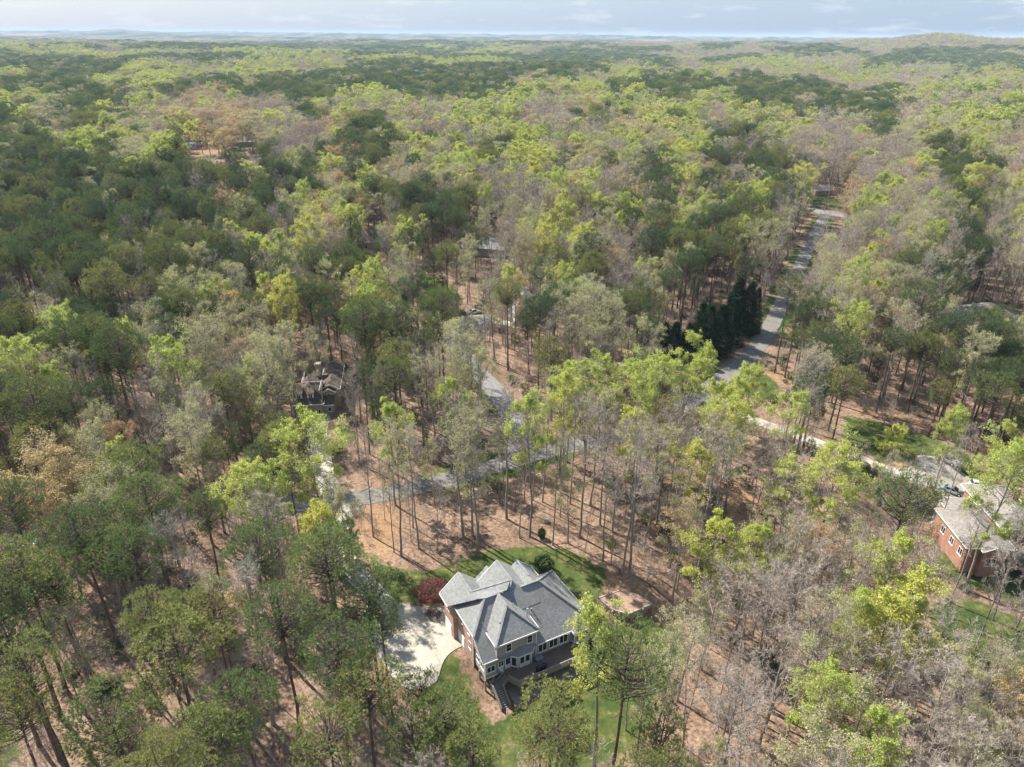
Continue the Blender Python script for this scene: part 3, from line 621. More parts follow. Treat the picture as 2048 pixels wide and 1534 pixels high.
# garage gable
zG = zL + PK * 3.3
roof('garage_roof', [[(-1.2, 13.6, zL), (-1.2, 10.4, zL), (2.1, 6.9, zG), (2.1, 13.6, zG)], [(2.1, 13.6, zG), (2.1, 7.6, zG), (5.4, 10.8, zL), (5.4, 13.6, zL)]], M['roof'], house,
     [((-1.2, 13.6, zL), (-1.2, 10.4, zL)), ((-1.2, 10.4, zL), (-.3, 10.1, zL + .05)), ((5.4, 11.0, zL), (5.4, 13.6, zL)), ((5.4, 13.6, zL), (2.1, 13.6, zG)), ((2.1, 13.6, zG), (-1.2, 13.6, zL))])
# flat saddle between the ridges
roof('saddle_roof', [[(2.1, 8.75, zG + .02), (2.1, 6.95, zG + .02), (3.2, 6.42, zR + .02), (5.3, 6.42, zR + .03)], [(2.1, 8.75, zG + .02), (5.3, 6.42, zR + .03), (6.9, 6.3, zR + .12)], [(2.1, 8.75, zG + .02), (6.9, 6.3, zR + .12), (8.2, 7.6, zR + .55)]], M['roof'], house)
# taller cross wing with a gable to the far side
zT = 6.62; zTr = zT + PK * 4.0
roof('cross_wing_roof', [[(4.3, 12.6, zT), (4.3, 3.45, zT), (8.3, 7.45, zTr), (8.3, 12.6, zTr)], [(4.9, 4.05, zT + .52), (11.6, 4.05, zT + .52), (8.3, 7.45, zTr)], [(12.3, 4.4, zT), (12.3, 12.6, zT), (8.3, 12.6, zTr), (8.3, 7.45, zTr), (11.6, 4.1, zT + .5)]], M['roof'], house,
     [((12.3, 8.8, zT), (12.3, 12.6, zT)), ((12.3, 12.6, zT), (8.3, 12.6, zTr)), ((8.3, 12.6, zTr), (4.3, 12.6, zT))])
roof('small_gable_roof', [[(5.0, 14.0, zL), (5.0, 9, zL), (7.2, 9, zL + PK * 2.2), (7.2, 14.0, zL + PK * 2.2)], [(9.4, 9, zL), (9.4, 14.0, zL), (7.2, 14.0, zL + PK * 2.2), (7.2, 9, zL + PK * 2.2)]], M['roof'], house,
     [((9.4, 12.4, zL), (9.4, 14, zL)), ((5.0, 14, zL), (5.0, 12.0, zL))])
roof('right_gable_roof', [[(9.3, 12.6, 6.45), (9.3, 7, 6.45), (11.95, 7, 8.75), (11.95, 12.6, 8.75)], [(14.6, 9.6, 6.45), (14.6, 12.6, 6.45), (11.95, 12.6, 8.75), (11.95, 7, 8.75), (13.6, 7.2, 7.3)]], M['roof'], house,
     [((14.6, 10.0, 6.45), (14.6, 12.6, 6.45)), ((14.6, 12.6, 6.45), (11.95, 12.6, 8.75))])
# bay at the right of the deck side
roof('bay_roof', [[(14.75, 2.4, zE), (14.75, -.85, zE), (16.4, .8, zE + PK * 1.65), (16.4, 2.4, zE + PK * 1.65)], [(14.75, -.85, zE), (18.05, -.85, zE), (16.4, .8, zE + PK * 1.65)], [(18.05, -.85, zE), (18.05, 2.4, zE), (16.4, 2.4, zE + PK * 1.65), (16.4, .8, zE + PK * 1.65)]], M['roof'], house,
     [((14.75, -.1, zE), (14.75, -.85, zE)), ((14.75, -.85, zE), (18.05, -.85, zE)), ((18.05, -.85, zE), (18.05, 0, zE))])
ridge_caps([((12.45, 6.45, zM), (19, -.1, zE)), ((12.45, 6.45, zM), (19, 13, zE)), ((9.3, 6.45, zM), (12.45, 6.45, zM)), ((3.2, 6.4, zR), (-.3, 2.9, zL)), ((3.2, 6.4, zR), (-.3, 9.9, zL)), ((3.2, 6.4, zR), (5.2, 6.4, zR)),
            ((5.36, 3.39, zL + PK * 3.64), (1.72, -.25, zL)), ((5.36, 3.39, zL + PK * 3.64), (9, -.25, zL)), ((5.36, 3.39, zL + PK * 3.64), (5.36, 6.2, zL + PK * 3.64)),
            ((2.1, 13.6, zG), (2.1, 8.7, zG)), ((8.3, 7.45, zTr), (8.3, 12.6, zTr)), ((8.3, 7.45, zTr), (6.9, 6.1, zT + PK * 2.65)), ((11.95, 12.6, 8.75), (11.95, 8.5, 8.75)), ((2.1, 8.75, zG + .02), (8.2, 7.6, zR + .55)), ((16.4, .8, zE + PK * 1.65), (14.75, -.85, zE)), ((16.4, .8, zE + PK * 1.65), (18.05, -.85, zE))], M['roof'], house)
# walls
def wall(name, m, boxes, polys=(), parent=house):
    b = MB()
    for q in boxes: b.box(*q)
    for P, d in polys: b.prism(P, d)
    return b.build(name, m, parent)
wall('brick_wall', M['brick'], [(.1, 5.0, 4.1, 9.7, -2.2, 6.42), (-.62, 5.0, 9.702, 13.2, -.4, 6.42), (5.0, 12.0, 6.6, 12.2, -.4, 6.5), (12.0, 14.2, 9.0, 12.202, -.4, 6.3), (5.002, 18.6, .4, 6.6, -2.2, 3.4), (12.0, 18.598, 6.602, 12.4, -1.2, 3.4), (5.5, 9.0, 12.2, 13.6, -.4, 6.4)],
     [([(.1, .12, lo - .18), (.1, 4.1, lo - .18), (.1, 4.1, 6.4), (.1, 2.9, 6.3)], (.16, 0, 0)), ([(-.4, 13.202, 6.4), (4.9, 13.202, 6.4), (2.1, 13.202, 8.95)], (0, -.2, 0)), ([(4.6, 12.25, 6.4), (12, 12.25, 6.4), (8.3, 12.25, 9.7)], (0, -.2, 0))])
wall('porch_wall', M['siding'], [(.28, 2.28, .28, 4.098, .35, lo - .15)])
wall('upper_siding_wall', M['siding'], [(2.05, 8.68, .15, 4.0, 3.2, 6.4)])
wall('lower_siding_wall', M['siding'], [(2.282, 8.68, .2, 4.05, .5, 3.198), (8.682, 18.5, .22, .398, .5, 3.4)])
wall('bay_wall', M['siding'], [(15.05, 17.75, -.5, .218, -1.2, 3.4)])
for q_ in [(2.0, 2.12, .1, .22, 3.2, 6.35), (8.6, 8.72, .1, .22, .9, 6.35), (.2, .32, .2, .32, .3, lo - .1), (14.98, 15.1, -.56, -.44, .9, 3.4)]: wall('corner_board', M['trim'], [q_])
wall('foundation_band', M['trim'], [(.24, 2.3, .235, .279, .28, .5)])
# windows: frame mesh with its glass and bars as children
def window(p, ax, wd, hgt, parent=house, cols=2, name='window', m=None, rows=1, sill=True, out=.05):
    """p: lower left corner seen from outside; ax: unit vector along the wall, outward normal to the right of it"""
    ax = Vector(ax); nr = Vector((ax.y, -ax.x, 0)); p = Vector(p); f = MB(); tw = .09
    def bb(a0, a1, z0, z1, d0, d1):
        c = [p + ax * a + nr * d + Vector((0, 0, z)) for z in (z0, z1) for a, d in ((a0, d0), (a1, d0), (a1, d1), (a0, d1))]
        return c, [(0, 3, 2, 1), (4, 5, 6, 7), (0, 1, 5, 4), (1, 2, 6, 5), (2, 3, 7, 6), (3, 0, 4, 7)]
    f.add(*bb(0, wd, 0, tw, 0, out)); f.add(*bb(0, wd, hgt - tw, hgt, 0, out)); f.add(*bb(0, tw, tw, hgt - tw, 0, out)); f.add(*bb(wd - tw, wd, tw, hgt - tw, 0, out))
    if sill: f.add(*bb(-.06, wd + .06, -.07, -.002, 0, out + .05))
    o = f.build(name, m or M['trim'], parent)
    if cols > 1:
        for i in range(1, cols):
            a = wd * i / cols; g = MB(); g.add(*bb(a - .045, a + .045, tw, hgt - tw, .01, out - .004)); g.build('mullion', m or M['trim'], o)
    for i in range(cols):
        g = MB(); a0 = tw if i == 0 else wd * i / cols + .045; a1 = wd - tw if i == cols - 1 else wd * (i + 1) / cols - .045
        g.add(*bb(a0, a1, tw, hgt - tw, .006, .014)); g.build('pane', M['glass'], o)
        if rows > 1:
            g = MB(); zc = tw + (hgt - 2 * tw) * .5; g.add(*bb(a0, a1, zc - .02, zc + .02, .016, .03)); g.build('glazing_bar', m or M['trim'], o)
    return o
U = (1, 0, 0); DN = (0, -1, 0)
for u0 in (3.55, 7.05): window((u0, .15, 4.25), U, .95, 1.5, cols=1, rows=2)
for u0 in (9.05, 10.95, 12.75): window((u0, .22, 1.35), U, 1.55, 1.75)
window((.5, .28, 1.35), U, 1.35, 1.2); window((15.35, -.5, 1.2), U, 2.2, 1.9)
window((2.35, .2, 1.7), U, .9, 1.25)
window((15.05, .15, 1.2), DN, .55, 1.9, cols=1)
for v0 in (3.3, 1.8): window((.28, v0, 1.6), DN, 1.1, 1.1)
window((.1, 5.6, 2.0), DN, .9, 1.35, cols=1, rows=2); window((.1, 8.6, 4.6), DN, .9, 1.2, cols=1); window((.1, 5.9, 4.6), DN, .8, 1.1, cols=1); window((-.62, 12.0, 4.6), DN, 1.0, 1.2, cols=1)
window((-.3, 9.7, 4.4), U, .35, 1.0, cols=1)
# doors
def door(p, ax, wd, hgt, name='door', glass=True):
    o = window(p, ax, wd, hgt, cols=1, name=name, sill=False, out=.07)
    axv = Vector(ax); nr = Vector((axv.y, -axv.x, 0)); k = MB(); q = Vector(p) + axv * (wd - .12) + nr * .09 + Vector((0, 0, 1.0)); k.bar(q, q + Vector((0, 0, .14)), .03, .03); k.build('handle', M['metal'], o)
    pl = MB(); a = Vector(p) + axv * .09 + nr * .018; pl.prism([a + Vector((0, 0, .1)), a + axv * (wd - .18) + Vector((0, 0, .1)), a + axv * (wd - .18) + Vector((0, 0, .75)), a + Vector((0, 0, .75))], nr * .03); pl.build('lower_panel', M['trim'], o)
    return o
door((3.45, .2, .92), U, .95, 2.1)
# bay room on the deck with french doors
BR = [(4.35, .2), (5.2, -.6), (7.4, -.6), (8.15, .2)]
b = MB(); b.prism([(x, y, .92) for x, y in BR], (0, 0, 2.4)); b.build('bay_room', M['siding'], house)
roof('bay_room_roof', [[(4.15, .14, 3.38), (5.1, -.82, 3.38), (5.5, .14, 4.3)], [(5.1, -.82, 3.38), (7.5, -.82, 3.38), (7.9, .14, 4.3), (5.5, .14, 4.3)], [(7.5, -.82, 3.38), (8.4, .14, 3.38), (7.9, .14, 4.3)]], M['roof'], house,
     [((4.15, .1, 3.38), (5.1, -.82, 3.38)), ((5.1, -.82, 3.38), (7.5, -.82, 3.38)), ((7.5, -.82, 3.38), (8.4, .1, 3.38))], .14)
door((5.45, -.6, .92), U, .85, 2.15, 'french_door'); door((6.35, -.6, .92), U, .85, 2.15, 'french_door')
ax_ = Vector((.85, -.8, 0)).normalized(); window((4.45, .105, 1.2), ax_, .85, 1.8, cols=1)
b = MB(); b.box(5.12, 5.24, -.68, -.56, .92, 3.3); b.build('corner_post', M['trim'], house); b = MB(); b.box(7.36, 7.48, -.68, -.56, .92, 3.3); b.build('corner_post', M['trim'], house)
# garage doors on the drive side
def garage_door(u, v1, v0, z0):
    o = MB().box(u - .05, u, v0, v1, z0, z0 + 2.3).build('garage_door', M['trim'], house)
    for k in range(4): MB().box(u - .08, u - .051, v0 + .08, v1 - .08, z0 + .06 + k * .56, z0 + .56 + k * .56).build('panel', M['trim'], o)
garage_door(.1, 9.5, 7.1, -.02); garage_door(-.62, 12.9, 10.4, .02)
for v in (2.05, .05):
    MB().box(.1, .34, v, v + .24, -2.4, .349).build('porch_post', M['railwood'], house)
MB().box(.06, .14, 3.98, 4.08, -1.6, 6.3).build('downspout', M['trim'], house)
MB().box(.3, 2.25, .3, 4.05, .2, .348).build('porch_floor', M['postwood'], house)
for u, v in ((1.6, .5), (2.2, 2.2)): MB().box(u, u + .35, v, v + .35, -2.4, .2).build('brick_pier', M['brick'], house)
# vents and flue
def pipe(u, v, z0, z1, r, cap=True, m='metal'):
    o = MB().tube((u, v, z0), (u, v, z1), r, r, 10).build('vent_pipe', M[m], house)
    if cap: MB().tube((u, v, z1 + .004), (u, v, z1 + .1), r * 1.35, r * 1.2, 10).build('cap', M['metal'], o)
pipe(8.15, 2.1, 6.9, 8.9, .14); pipe(6.7, 3.9, 8.1, 9.0, .07); pipe(1.55, 3.7, 7.1, 7.75, .05); pipe(3.6, 2.2, 8.0, 8.25, .08, m='dark'); pipe(9.7, 3.6, 6.6, 6.95, .09, m='dark'); pipe(9.25, 3.0, 6.1, 6.5, .12, False, 'dark'); pipe(16.4, 10.2, 5.5, 5.9, .07, m='dark'); pipe(16.9, 9.5, 5.0, 5.4, .07, m='dark'); pipe(18.8, 5.6, 3.5, 3.95, .05)
# deck
DK = [(3.2, .2), (3.2, -1.95), (3.95, -3.3), (15.4, -3.3), (15.4, .2)]
# the floor is laid board by board, each board its own strip, joined because they are only two pixels wide
deckroot = MB(); deckroot.prism([(x, y, .70) for x, y in DK], (0, 0, .12)); dk = deckroot.build('deck', M['postwood'], house)
b = MB(); yy = -3.28
while yy < .18:
    x0 = 3.2 if yy > -1.95 else 3.2 + (-1.95 - yy) * .75 / 1.35; b.box(x0, 15.4, yy, yy + .135, .825, .865); yy += .147
tag(b.build('deck_boards', M['deckwood'], dk), kind='stuff')
def rail(pts_, parent, h=.95, drop=.28, step=.16):
    """solid board rail: posts, cap, and vertical boards set side by side"""
    for a, c in zip(pts_[:-1], pts_[1:]):
        a = Vector(a); c = Vector(c); d = c - a; n = max(1, int(Vector((d.x, d.y, 0)).length / step)); r = Vector((d.x, d.y, 0)).normalized()
        b = MB()
        for i in range(n):
            p = a + d * ((i + .1) / n); q = a + d * ((i + .9) / n)
            b.prism([p + Vector((0, 0, -drop)), q + Vector((0, 0, -drop)), q + Vector((0, 0, h - .06)), p + Vector((0, 0, h - .06))], Vector((r.y, -r.x, 0)) * .025)
        o = tag(b.build('rail_boards', M['railwood'], parent), kind='stuff')
        MB().bar(a + Vector((0, 0, h - .02)), c + Vector((0, 0, h - .02)), .15, .045).build('rail_cap', M['railwood'], parent)
    for a in pts_:
        MB().box(a[0] - .05, a[0] + .05, a[1] + .03, a[1] + .13, a[2] - .3, a[2] + h + .05).build('rail_post', M['railwood'], parent)
rail([(3.15, -1.95, .86), (3.92, -3.36, .86), (6.6, -3.36, .86), (9.5, -3.36, .86), (12.4, -3.36, .86), (15.45, -3.36, .86)], dk)
for u in (4.3, 7.2, 10.2, 13.2, 15.2):
    for v in (-3.0, -1.0): MB().box(u, u + .15, v, v + .15, -2.4, .7).build('deck_post', M['postwood'], dk)
for v in (-3.1, -1.6, -.2): MB().box(3.9, 15.3, v, v + .08, .48, .698).build('joist', M['postwood'], dk)
# stairs: a flight along the wall to a landing, then a flight down to the lawn
st = MB(); st.box(.75, 2.1, -1.6, -.25, -.62, -.52); stairs = st.build('landing', M['railwood'], house)
for i in range(7):
    u = 3.05 - i * .155; z = .72 - i * .175; MB().box(u - .19, u + .06, -1.5, -.45, z - .03, z + .02).build('tread', M['railwood'], stairs)
for v in (-1.55, -.42): MB().bar((3.15, v, .62), (2.05, v, -.62), .06, .26).build('stringer', M['railwood'], stairs)
rail([(3.2, -1.62, .78), (2.1, -1.62, -.52)], stairs, .85, .12); rail([(3.15, -.32, .78), (2.05, -.32, -.52)], stairs, .85, .12)
rail([(.72, -.2, -.52), (.72, -1.6, -.52)], stairs, .85, .2); rail([(2.0, -.2, -.52), (.72, -.2, -.52)], stairs, .6, .2)
for i in range(9):
    v = -1.72 - i * .27; z = -.70 - i * .172; MB().box(.85, 2.0, v - .12, v + .07, z - .03, z + .02).build('tread', M['treadwood'], stairs)
for u in (.78, 2.06): MB().bar((u, -1.6, -.66), (u, -4.15, -2.28), .06, .28).build('stringer', M['railwood'], stairs)
rail([(.72, -1.66, -.52), (.72, -4.1, -2.08)], stairs, .85, .1); rail([(2.14, -1.66, -.52), (2.14, -4.1, -2.08)], stairs, .85, .1)
for u, v in ((.8, -.35), (.8, -1.5), (2.0, -1.5)): MB().box(u, u + .12, v, v + .12, -2.4, -.62).build('landing_post', M['postwood'], stairs)
# patio under and beside the deck
pz = float(ht(*hs(8, -2))) + .1
b = MB(); b.box(3.0, 14.6, -3.9, .35, pz - .3, pz); tag(b.build('patio', M['stone'], None), kind='structure')
o = bpy.data.objects['patio']; o.location = (HO[0], HO[1], 0); o.rotation_euler.z = HA

def local(name, u, v, z, lab, cat, rz=0.0, group=None):
    x, y = hs(u, v); e = empty(name, (x, y, z), HA + rz); return tag(e, lab, cat, group)
# covered grill, step box and small table on the deck
e = local('grill', 8.1, -2.45, .87, 'dark covered grill standing near the rail of the wooden deck', 'grill')
MB().box(-.75, .75, -.3, .3, .12, .85).build('body', M['dark'], e, bev=.08); MB().tube((-.7, 0, .86), (.7, 0, .86), .3, .3, 12).build('lid', M['dark'], e); MB().box(.78, 1.15, -.25, .25, .78, .82).build('side_shelf', M['dark'], e); MB().box(-.7, -.6, -.25, .25, 0, .12).build('leg', M['dark'], e); MB().box(.6, .7, -.25, .25, 0, .12).build('leg', M['dark'], e)
e = local('storage_box', 8.75, -.75, .87, 'grey storage box with sloping lid beside the bay room on the deck', 'storage box')
M['greybox'] = plain('grey_box_plastic', (.17, .19, .21), .5, 2, .1)
MB().box(-.6, .6, -.32, .32, 0, .5).build('body', M['greybox'], e, bev=.03); MB().prism([(-.63, -.35, .504), (.63, -.35, .504), (.63, .35, .504), (.63, .35, .62), (-.63, .35, .62)][:2] + [(.63, .35, .62), (-.63, .35, .62)], (0, 0, .05)).build('lid', M['greybox'], e)
e = local('deck_chair', 2.85, -.1, .87, 'small pale chair by the door at the head of the deck stairs', 'chair', .6)
def chair(e, m, w=.6, seat=.4, lean=.25, back=.6):
    MB().box(-w / 2, w / 2, -.28, .28, seat, seat + .06).build('seat', m, e)
    MB().prism([(-w / 2, .26, seat + .06), (w / 2, .26, seat + .06), (w / 2, .26 + lean, seat + back), (-w / 2, .26 + lean, seat + back)], (0, .05, 0)).build('backrest', m, e)
    for sx in (-1, 1):
        for y in (-.25, .2): MB().box(sx * w / 2 - .03, sx * w / 2 + .03, y, y + .06, 0, seat).build('leg', m, e)
        MB().box(sx * (w / 2 + .05) - .04, sx * (w / 2 + .05) + .04, -.3, .3, seat + .2, seat + .24).build('armrest', m, e)
chair(e, M['trim'], .5)
M['brownwood'] = plain('dark_brown_chair_wood', (.11, .065, .05), .6, 5, .3)
for i, (px, py, rz, lab) in enumerate(((857, 1231, 2.5, 'dark brown lounge chair by the red maple, farther from the garage wall'), (874, 1234, 2.0, 'dark brown lounge chair by the red maple, nearer to the garage wall'))):
    p = at(px, py); e = empty('lounge_chair', (p[0], p[1], float(ht(*p)) + .11), HA + rz); tag(e, lab, 'chair', 'brown chairs by the driveway'); chair(e, M['brownwood'], .75, .35, .45, .85)
    MB().prism([(-.3, -.95, .30), (.3, -.95, .30), (.3, -.29, .38), (-.3, -.29, .38)], (0, 0, .05)).build('leg_rest', M['brownwood'], e)
p = at(866, 1229); e = empty('side_table', (p[0], p[1], float(ht(*p)) + .11), 0); tag(e, 'small dark round table between the two brown lounge chairs', 'table')
MB().tube((0, 0, .42), (0, 0, .46), .26, .26, 14).build('top', M['brownwood'], e); MB().tube((0, 0, 0), (0, 0, .42), .05, .05, 8).build('leg', M['brownwood'], e)
p = at(803, 1344); o = MB().box(-.35, .35, -.25, .25, 0, .03).box(-.15, .2, -.12, .1, .03, .07).build('chalk_mat', M['blue'], None, (p[0], p[1], float(ht(*p)) + .11)); tag(o, 'small blue play mat lying on the lower end of the pale concrete apron', 'mat')

# ------------------------------------------------------------------ fenced garden plot
gz = max(float(ht(*p)) for p in GARDEN) + .12
M['soil'] = plain('garden_soil', (.30, .19, .14), .95, 1.4, .3, .4); M['timber'] = plain('grey_timber', (.36, .32, .27), .9, 3, .3, sc=(1, 1, 3))
gc_ = GARDEN.mean(0); gd = empty('garden_plot', (gc_[0], gc_[1], 0)); tag(gd, 'raised garden plot of bare brown soil edged with timber beside the lawn', 'garden plot')
Gl = [(p[0] - gc_[0], p[1] - gc_[1]) for p in GARDEN]
MB().prism([(x, y, gz - 1.6) for x, y in Gl], (0, 0, 1.6)).build('soil', M['soil'], gd)
for i in range(len(Gl)):
    a = Vector((*Gl[i], gz - .3)); c = Vector((*Gl[(i + 1) % len(Gl)], gz - .3)); 
    for k in range(3 if i in (4, 5) else 2): MB().bar(a + Vector((0, 0, .28 - .24 * k)), c + Vector((0, 0, .28 - .24 * k)), .2, .22).build('timber', M['timber'], gd)
for i, (px, py, lab) in enumerate(((1196, 1197, 'wooden post at the corner of the garden plot nearest the house'), (1217, 1189, 'wooden post halfway along the far edge of the garden plot'), (1239, 1182, 'wooden post at the farthest corner of the garden plot'), (1290, 1207, 'wooden post on the wood side of the garden plot, behind the corner'), (1305, 1228, 'wooden post outside the timber corner of the garden plot'), (1284, 1236, 'wooden post in front of the timber wall of the garden plot'), (1262, 1243, 'wooden post at the front edge of the plot beside the leafing tree'), (1225, 1229, 'wooden post on the lawn side of the garden plot'))):
    p = at(px, py); o = MB().box(-.07, .07, -.07, .07, -.3, 2.0).box(-.09, .09, -.09, .09, 2.0, 2.05).build('fence_post', M['timber'], None, (p[0], p[1], float(ht(*p)))); tag(o, lab, 'post', 'posts round the garden plot')

# ------------------------------------------------------------------ generic houses
def hip(root, name, x0, x1, y0, y1, z, pk, m, gable=None, ov=.0, cap=True):
    w = x1 - x0; d = y1 - y0; s = min(w, d) / 2; zr = z + pk * s
    if w >= d:
        i0 = 0 if gable in ('x', 'x0') else s; i1 = 0 if gable in ('x', 'x1') else s; ym = (y0 + y1) / 2; A = (x0 + i0, ym, zr); B = (x1 - i1, ym, zr)
        P = [[(x0, y0, z), (x1, y0, z), B, A], [(x1, y1, z), (x0, y1, z), A, B]] + ([[(x1, y0, z), (x1, y1, z), B]] if i1 else []) + ([[(x0, y1, z), (x0, y0, z), A]] if i0 else [])
        ends = ([(x1, 1)] if not i1 else []) + ([(x0, -1)] if not i0 else [])
        o = roof(name, P, m, root, [((x0, y0, z), (x1, y0, z)), ((x1, y1, z), (x0, y1, z))] + ([((x1, y0, z), (x1, y1, z))] if i1 else [((x1, y0, z), B), (B, (x1, y1, z))]) + ([((x0, y1, z), (x0, y0, z))] if i0 else [((x0, y1, z), A), (A, (x0, y0, z))]), .18)
    else:
        i0 = 0 if gable in ('y', 'y0') else s; i1 = 0 if gable in ('y', 'y1') else s; xm = (x0 + x1) / 2; A = (xm, y0 + i0, zr); B = (xm, y1 - i1, zr)
        P = [[(x1, y0, z), (x1, y1, z), B, A], [(x0, y1, z), (x0, y0, z), A, B]] + ([[(x0, y0, z), (x1, y0, z), A]] if i0 else []) + ([[(x1, y1, z), (x0, y1, z), B]] if i1 else [])
        o = roof(name, P, m, root, [((x1, y0, z), (x1, y1, z)), ((x0, y1, z), (x0, y0, z))] + ([((x0, y0, z), (x1, y0, z))] if i0 else [((x0, y0, z), A), (A, (x1, y0, z))]) + ([((x1, y1, z), (x0, y1, z))] if i1 else [((x1, y1, z), B), (B, (x0, y1, z))]), .18)
    return o
def block(root, x0, x1, y0, y1, z, zr0, pk, wm, rm, gable=None, base=-1.5, eave=.35, rn='roof', wn='wall'):
    """walls with a roof over them; gable ends are filled with wall"""
    b = MB().box(x0, x1, y0, y1, base, z - .12); w = x1 - x0; d = y1 - y0
    s = min(w + 2 * eave, d + 2 * eave) / 2
    if gable and gable[0] == 'x':
        for x, k in ((x0, 'x0'), (x1, 'x1')):
            if gable in ('x', k): b.prism([(x, y0, z - .12), (x, y1, z - .12), (x, (y0 + y1) / 2, z - .2 + pk * (d / 2 + .0) + pk * eave)], (.15 if k == 'x0' else -.15, 0, 0))
    if gable and gable[0] == 'y':
        for y, k in ((y0, 'y0'), (y1, 'y1')):
            if gable in ('y', k): b.prism([(x0, y, z - .12), (x1, y, z - .12), ((x0 + x1) / 2, y, z - .2 + pk * (w / 2) + pk * eave)], (0, .15 if k == 'y0' else -.15, 0))
    b.build(wn, wm, root); return hip(root, rn, x0 - eave, x1 + eave, y0 - eave, y1 + eave, z, pk, rm, gable)
def win(root, p, ax, w, h, cols=1, name='window'): return window(p, ax, w, h, root, cols, name)

# brown-roofed house in the wood at the left
e = empty('brown_roofed_house', (-53.6, 152.6, float(ht(-50, 155))), math.radians(8)); tag(e, 'tan sided house with brown roof, two white dormers and chimney deep in the wood', 'house'); BH = e
block(e, 0, 7.2, .6, 9, 3.3, 0, .95, M['siding_tan'], M['roof_brown'], 'x', rn='main_roof')
block(e, 6.6, 11.0, 4.5, 18.5, 5.2, 0, .55, M['siding_tan'], M['roof_brown'], 'y', rn='wing_roof')
block(e, 7.25, 10.0, 3.4, 6.5, 5.0, 0, .55, M['siding_tan'], M['roof_brown'], 'y0', rn='porch_gable')
roof('lean_to_roof', [[(7.2, .9, 2.6), (10.0, .9, 2.6), (10.0, 3.4, 4.1), (7.2, 3.4, 4.1)]], M['roof_brown'], e, [((7.2, .9, 2.6), (10.0, .9, 2.6))])
wall('lean_to_wall', M['siding_tan'], [(7.21, 9.8, 1.2, 3.4, -1.5, 2.6)], parent=e)
for x in (.9, 3.7):
    d = MB().box(x, x + 1.5, 1.6, 4.6, 3.0, 5.55).build('dormer', M['siding_tan'], e); MB().prism([(x - .15, 1.35, 5.62), (x + 1.65, 1.35, 5.62), (x + 1.65, 5.2, 6.9), (x - .15, 5.2, 6.9)], (0, 0, .1)).build('dormer_roof', M['roof_brown'], d)
    MB().box(x - .02, x + 1.52, 1.53, 1.598, 3.9, 5.6).build('surround', M['trim'], d); window((x + .25, 1.53, 4.1), U, 1.0, 1.4, e, 2)
MB().box(4.8, 6.2, 11.6, 13.0, 3, 8.8).build('chimney', M['siding'], e); MB().box(4.7, 6.3, 11.5, 13.1, 8.803, 9.0).build('chimney_cap', M['stone'], e)
block(e, 1.6, 6.5, 10.5, 16.5, 4.8, 0, .5, M['siding'], M['roof_brown'], 'x0', rn='rear_roof'); window((1.6, 14.5, 2.8), DN, 1.4, 1.4, e, 2)
window((8.1, 3.4, 3.2), U, .9, 1.4, e, 1); window((8.3, 1.2, .6), U, .9, 1.3, e, 1); window((5.4, .6, -.1), U, 1.2, 1.9, e, 2); window((9.3, 4.5, 4.0), U, .8, 1.1, e, 1)

# brick house at the right with tan-grey roof
e = empty('brick_house', (80.9, 100.2, 0), math.radians(-3)); tag(e, 'orange brick house with broad tan grey roof in the clearing by the parked cars', 'house'); RH = e
def blk(*a, **k): return block(e, *a, **k)
blk(0, 7.2, 0, 10.4, 4.4, 0, .42, M['brick_red'], M['roof_tan'], None, rn='left_roof', eave=.7)
blk(2.1, 8, 9.5, 14.2, 4.4, 0, .42, M['brick_red'], M['roof_tan'], None, rn='back_roof', eave=.6)
blk(7.4, 14.5, 3.6, 16.4, 6.2, 0, .45, M['brick_red'], M['roof_tan'], None, rn='tall_roof', eave=.7)
blk(10.5, 25, 4.2, 12.5, 4.7, 0, .45, M['brick_red'], M['roof_tan'], None, rn='cross_roof', eave=.7)
blk(2.3, 5.6, -1.1, 4, 4.3, 0, .5, M['brick_red'], M['roof_tan'], 'y0', rn='front_gable_roof', eave=.5)
for v in (8.4, 5.2, 2.2): win(e, (0, v, 1.2), DN, 1.3, 1.5, 2)
for v in (14.6, 13.0, 11.4): win(e, (7.4, v, 4.9), DN, 1.2, .9, 1)
win(e, (3.0, -1.1, 1.0), U, 1.8, 1.6, 2)
for i in range(7): MB().box(10.2, 14.8, .4 - i * .34, .74 - i * .34, -.9 + .15 * (6 - i), .9 - i * .16 + .0).build('step', M['postwood'], e)
MB().box(10.0, 16.0, .8, 4.2, -.5, 1.0).build('rear_deck', M['postwood'], e)
MB().box(12.5, 13.6, 10.6, 11.7, 6, 9.6).build('chimney', M['brick_red'], e)
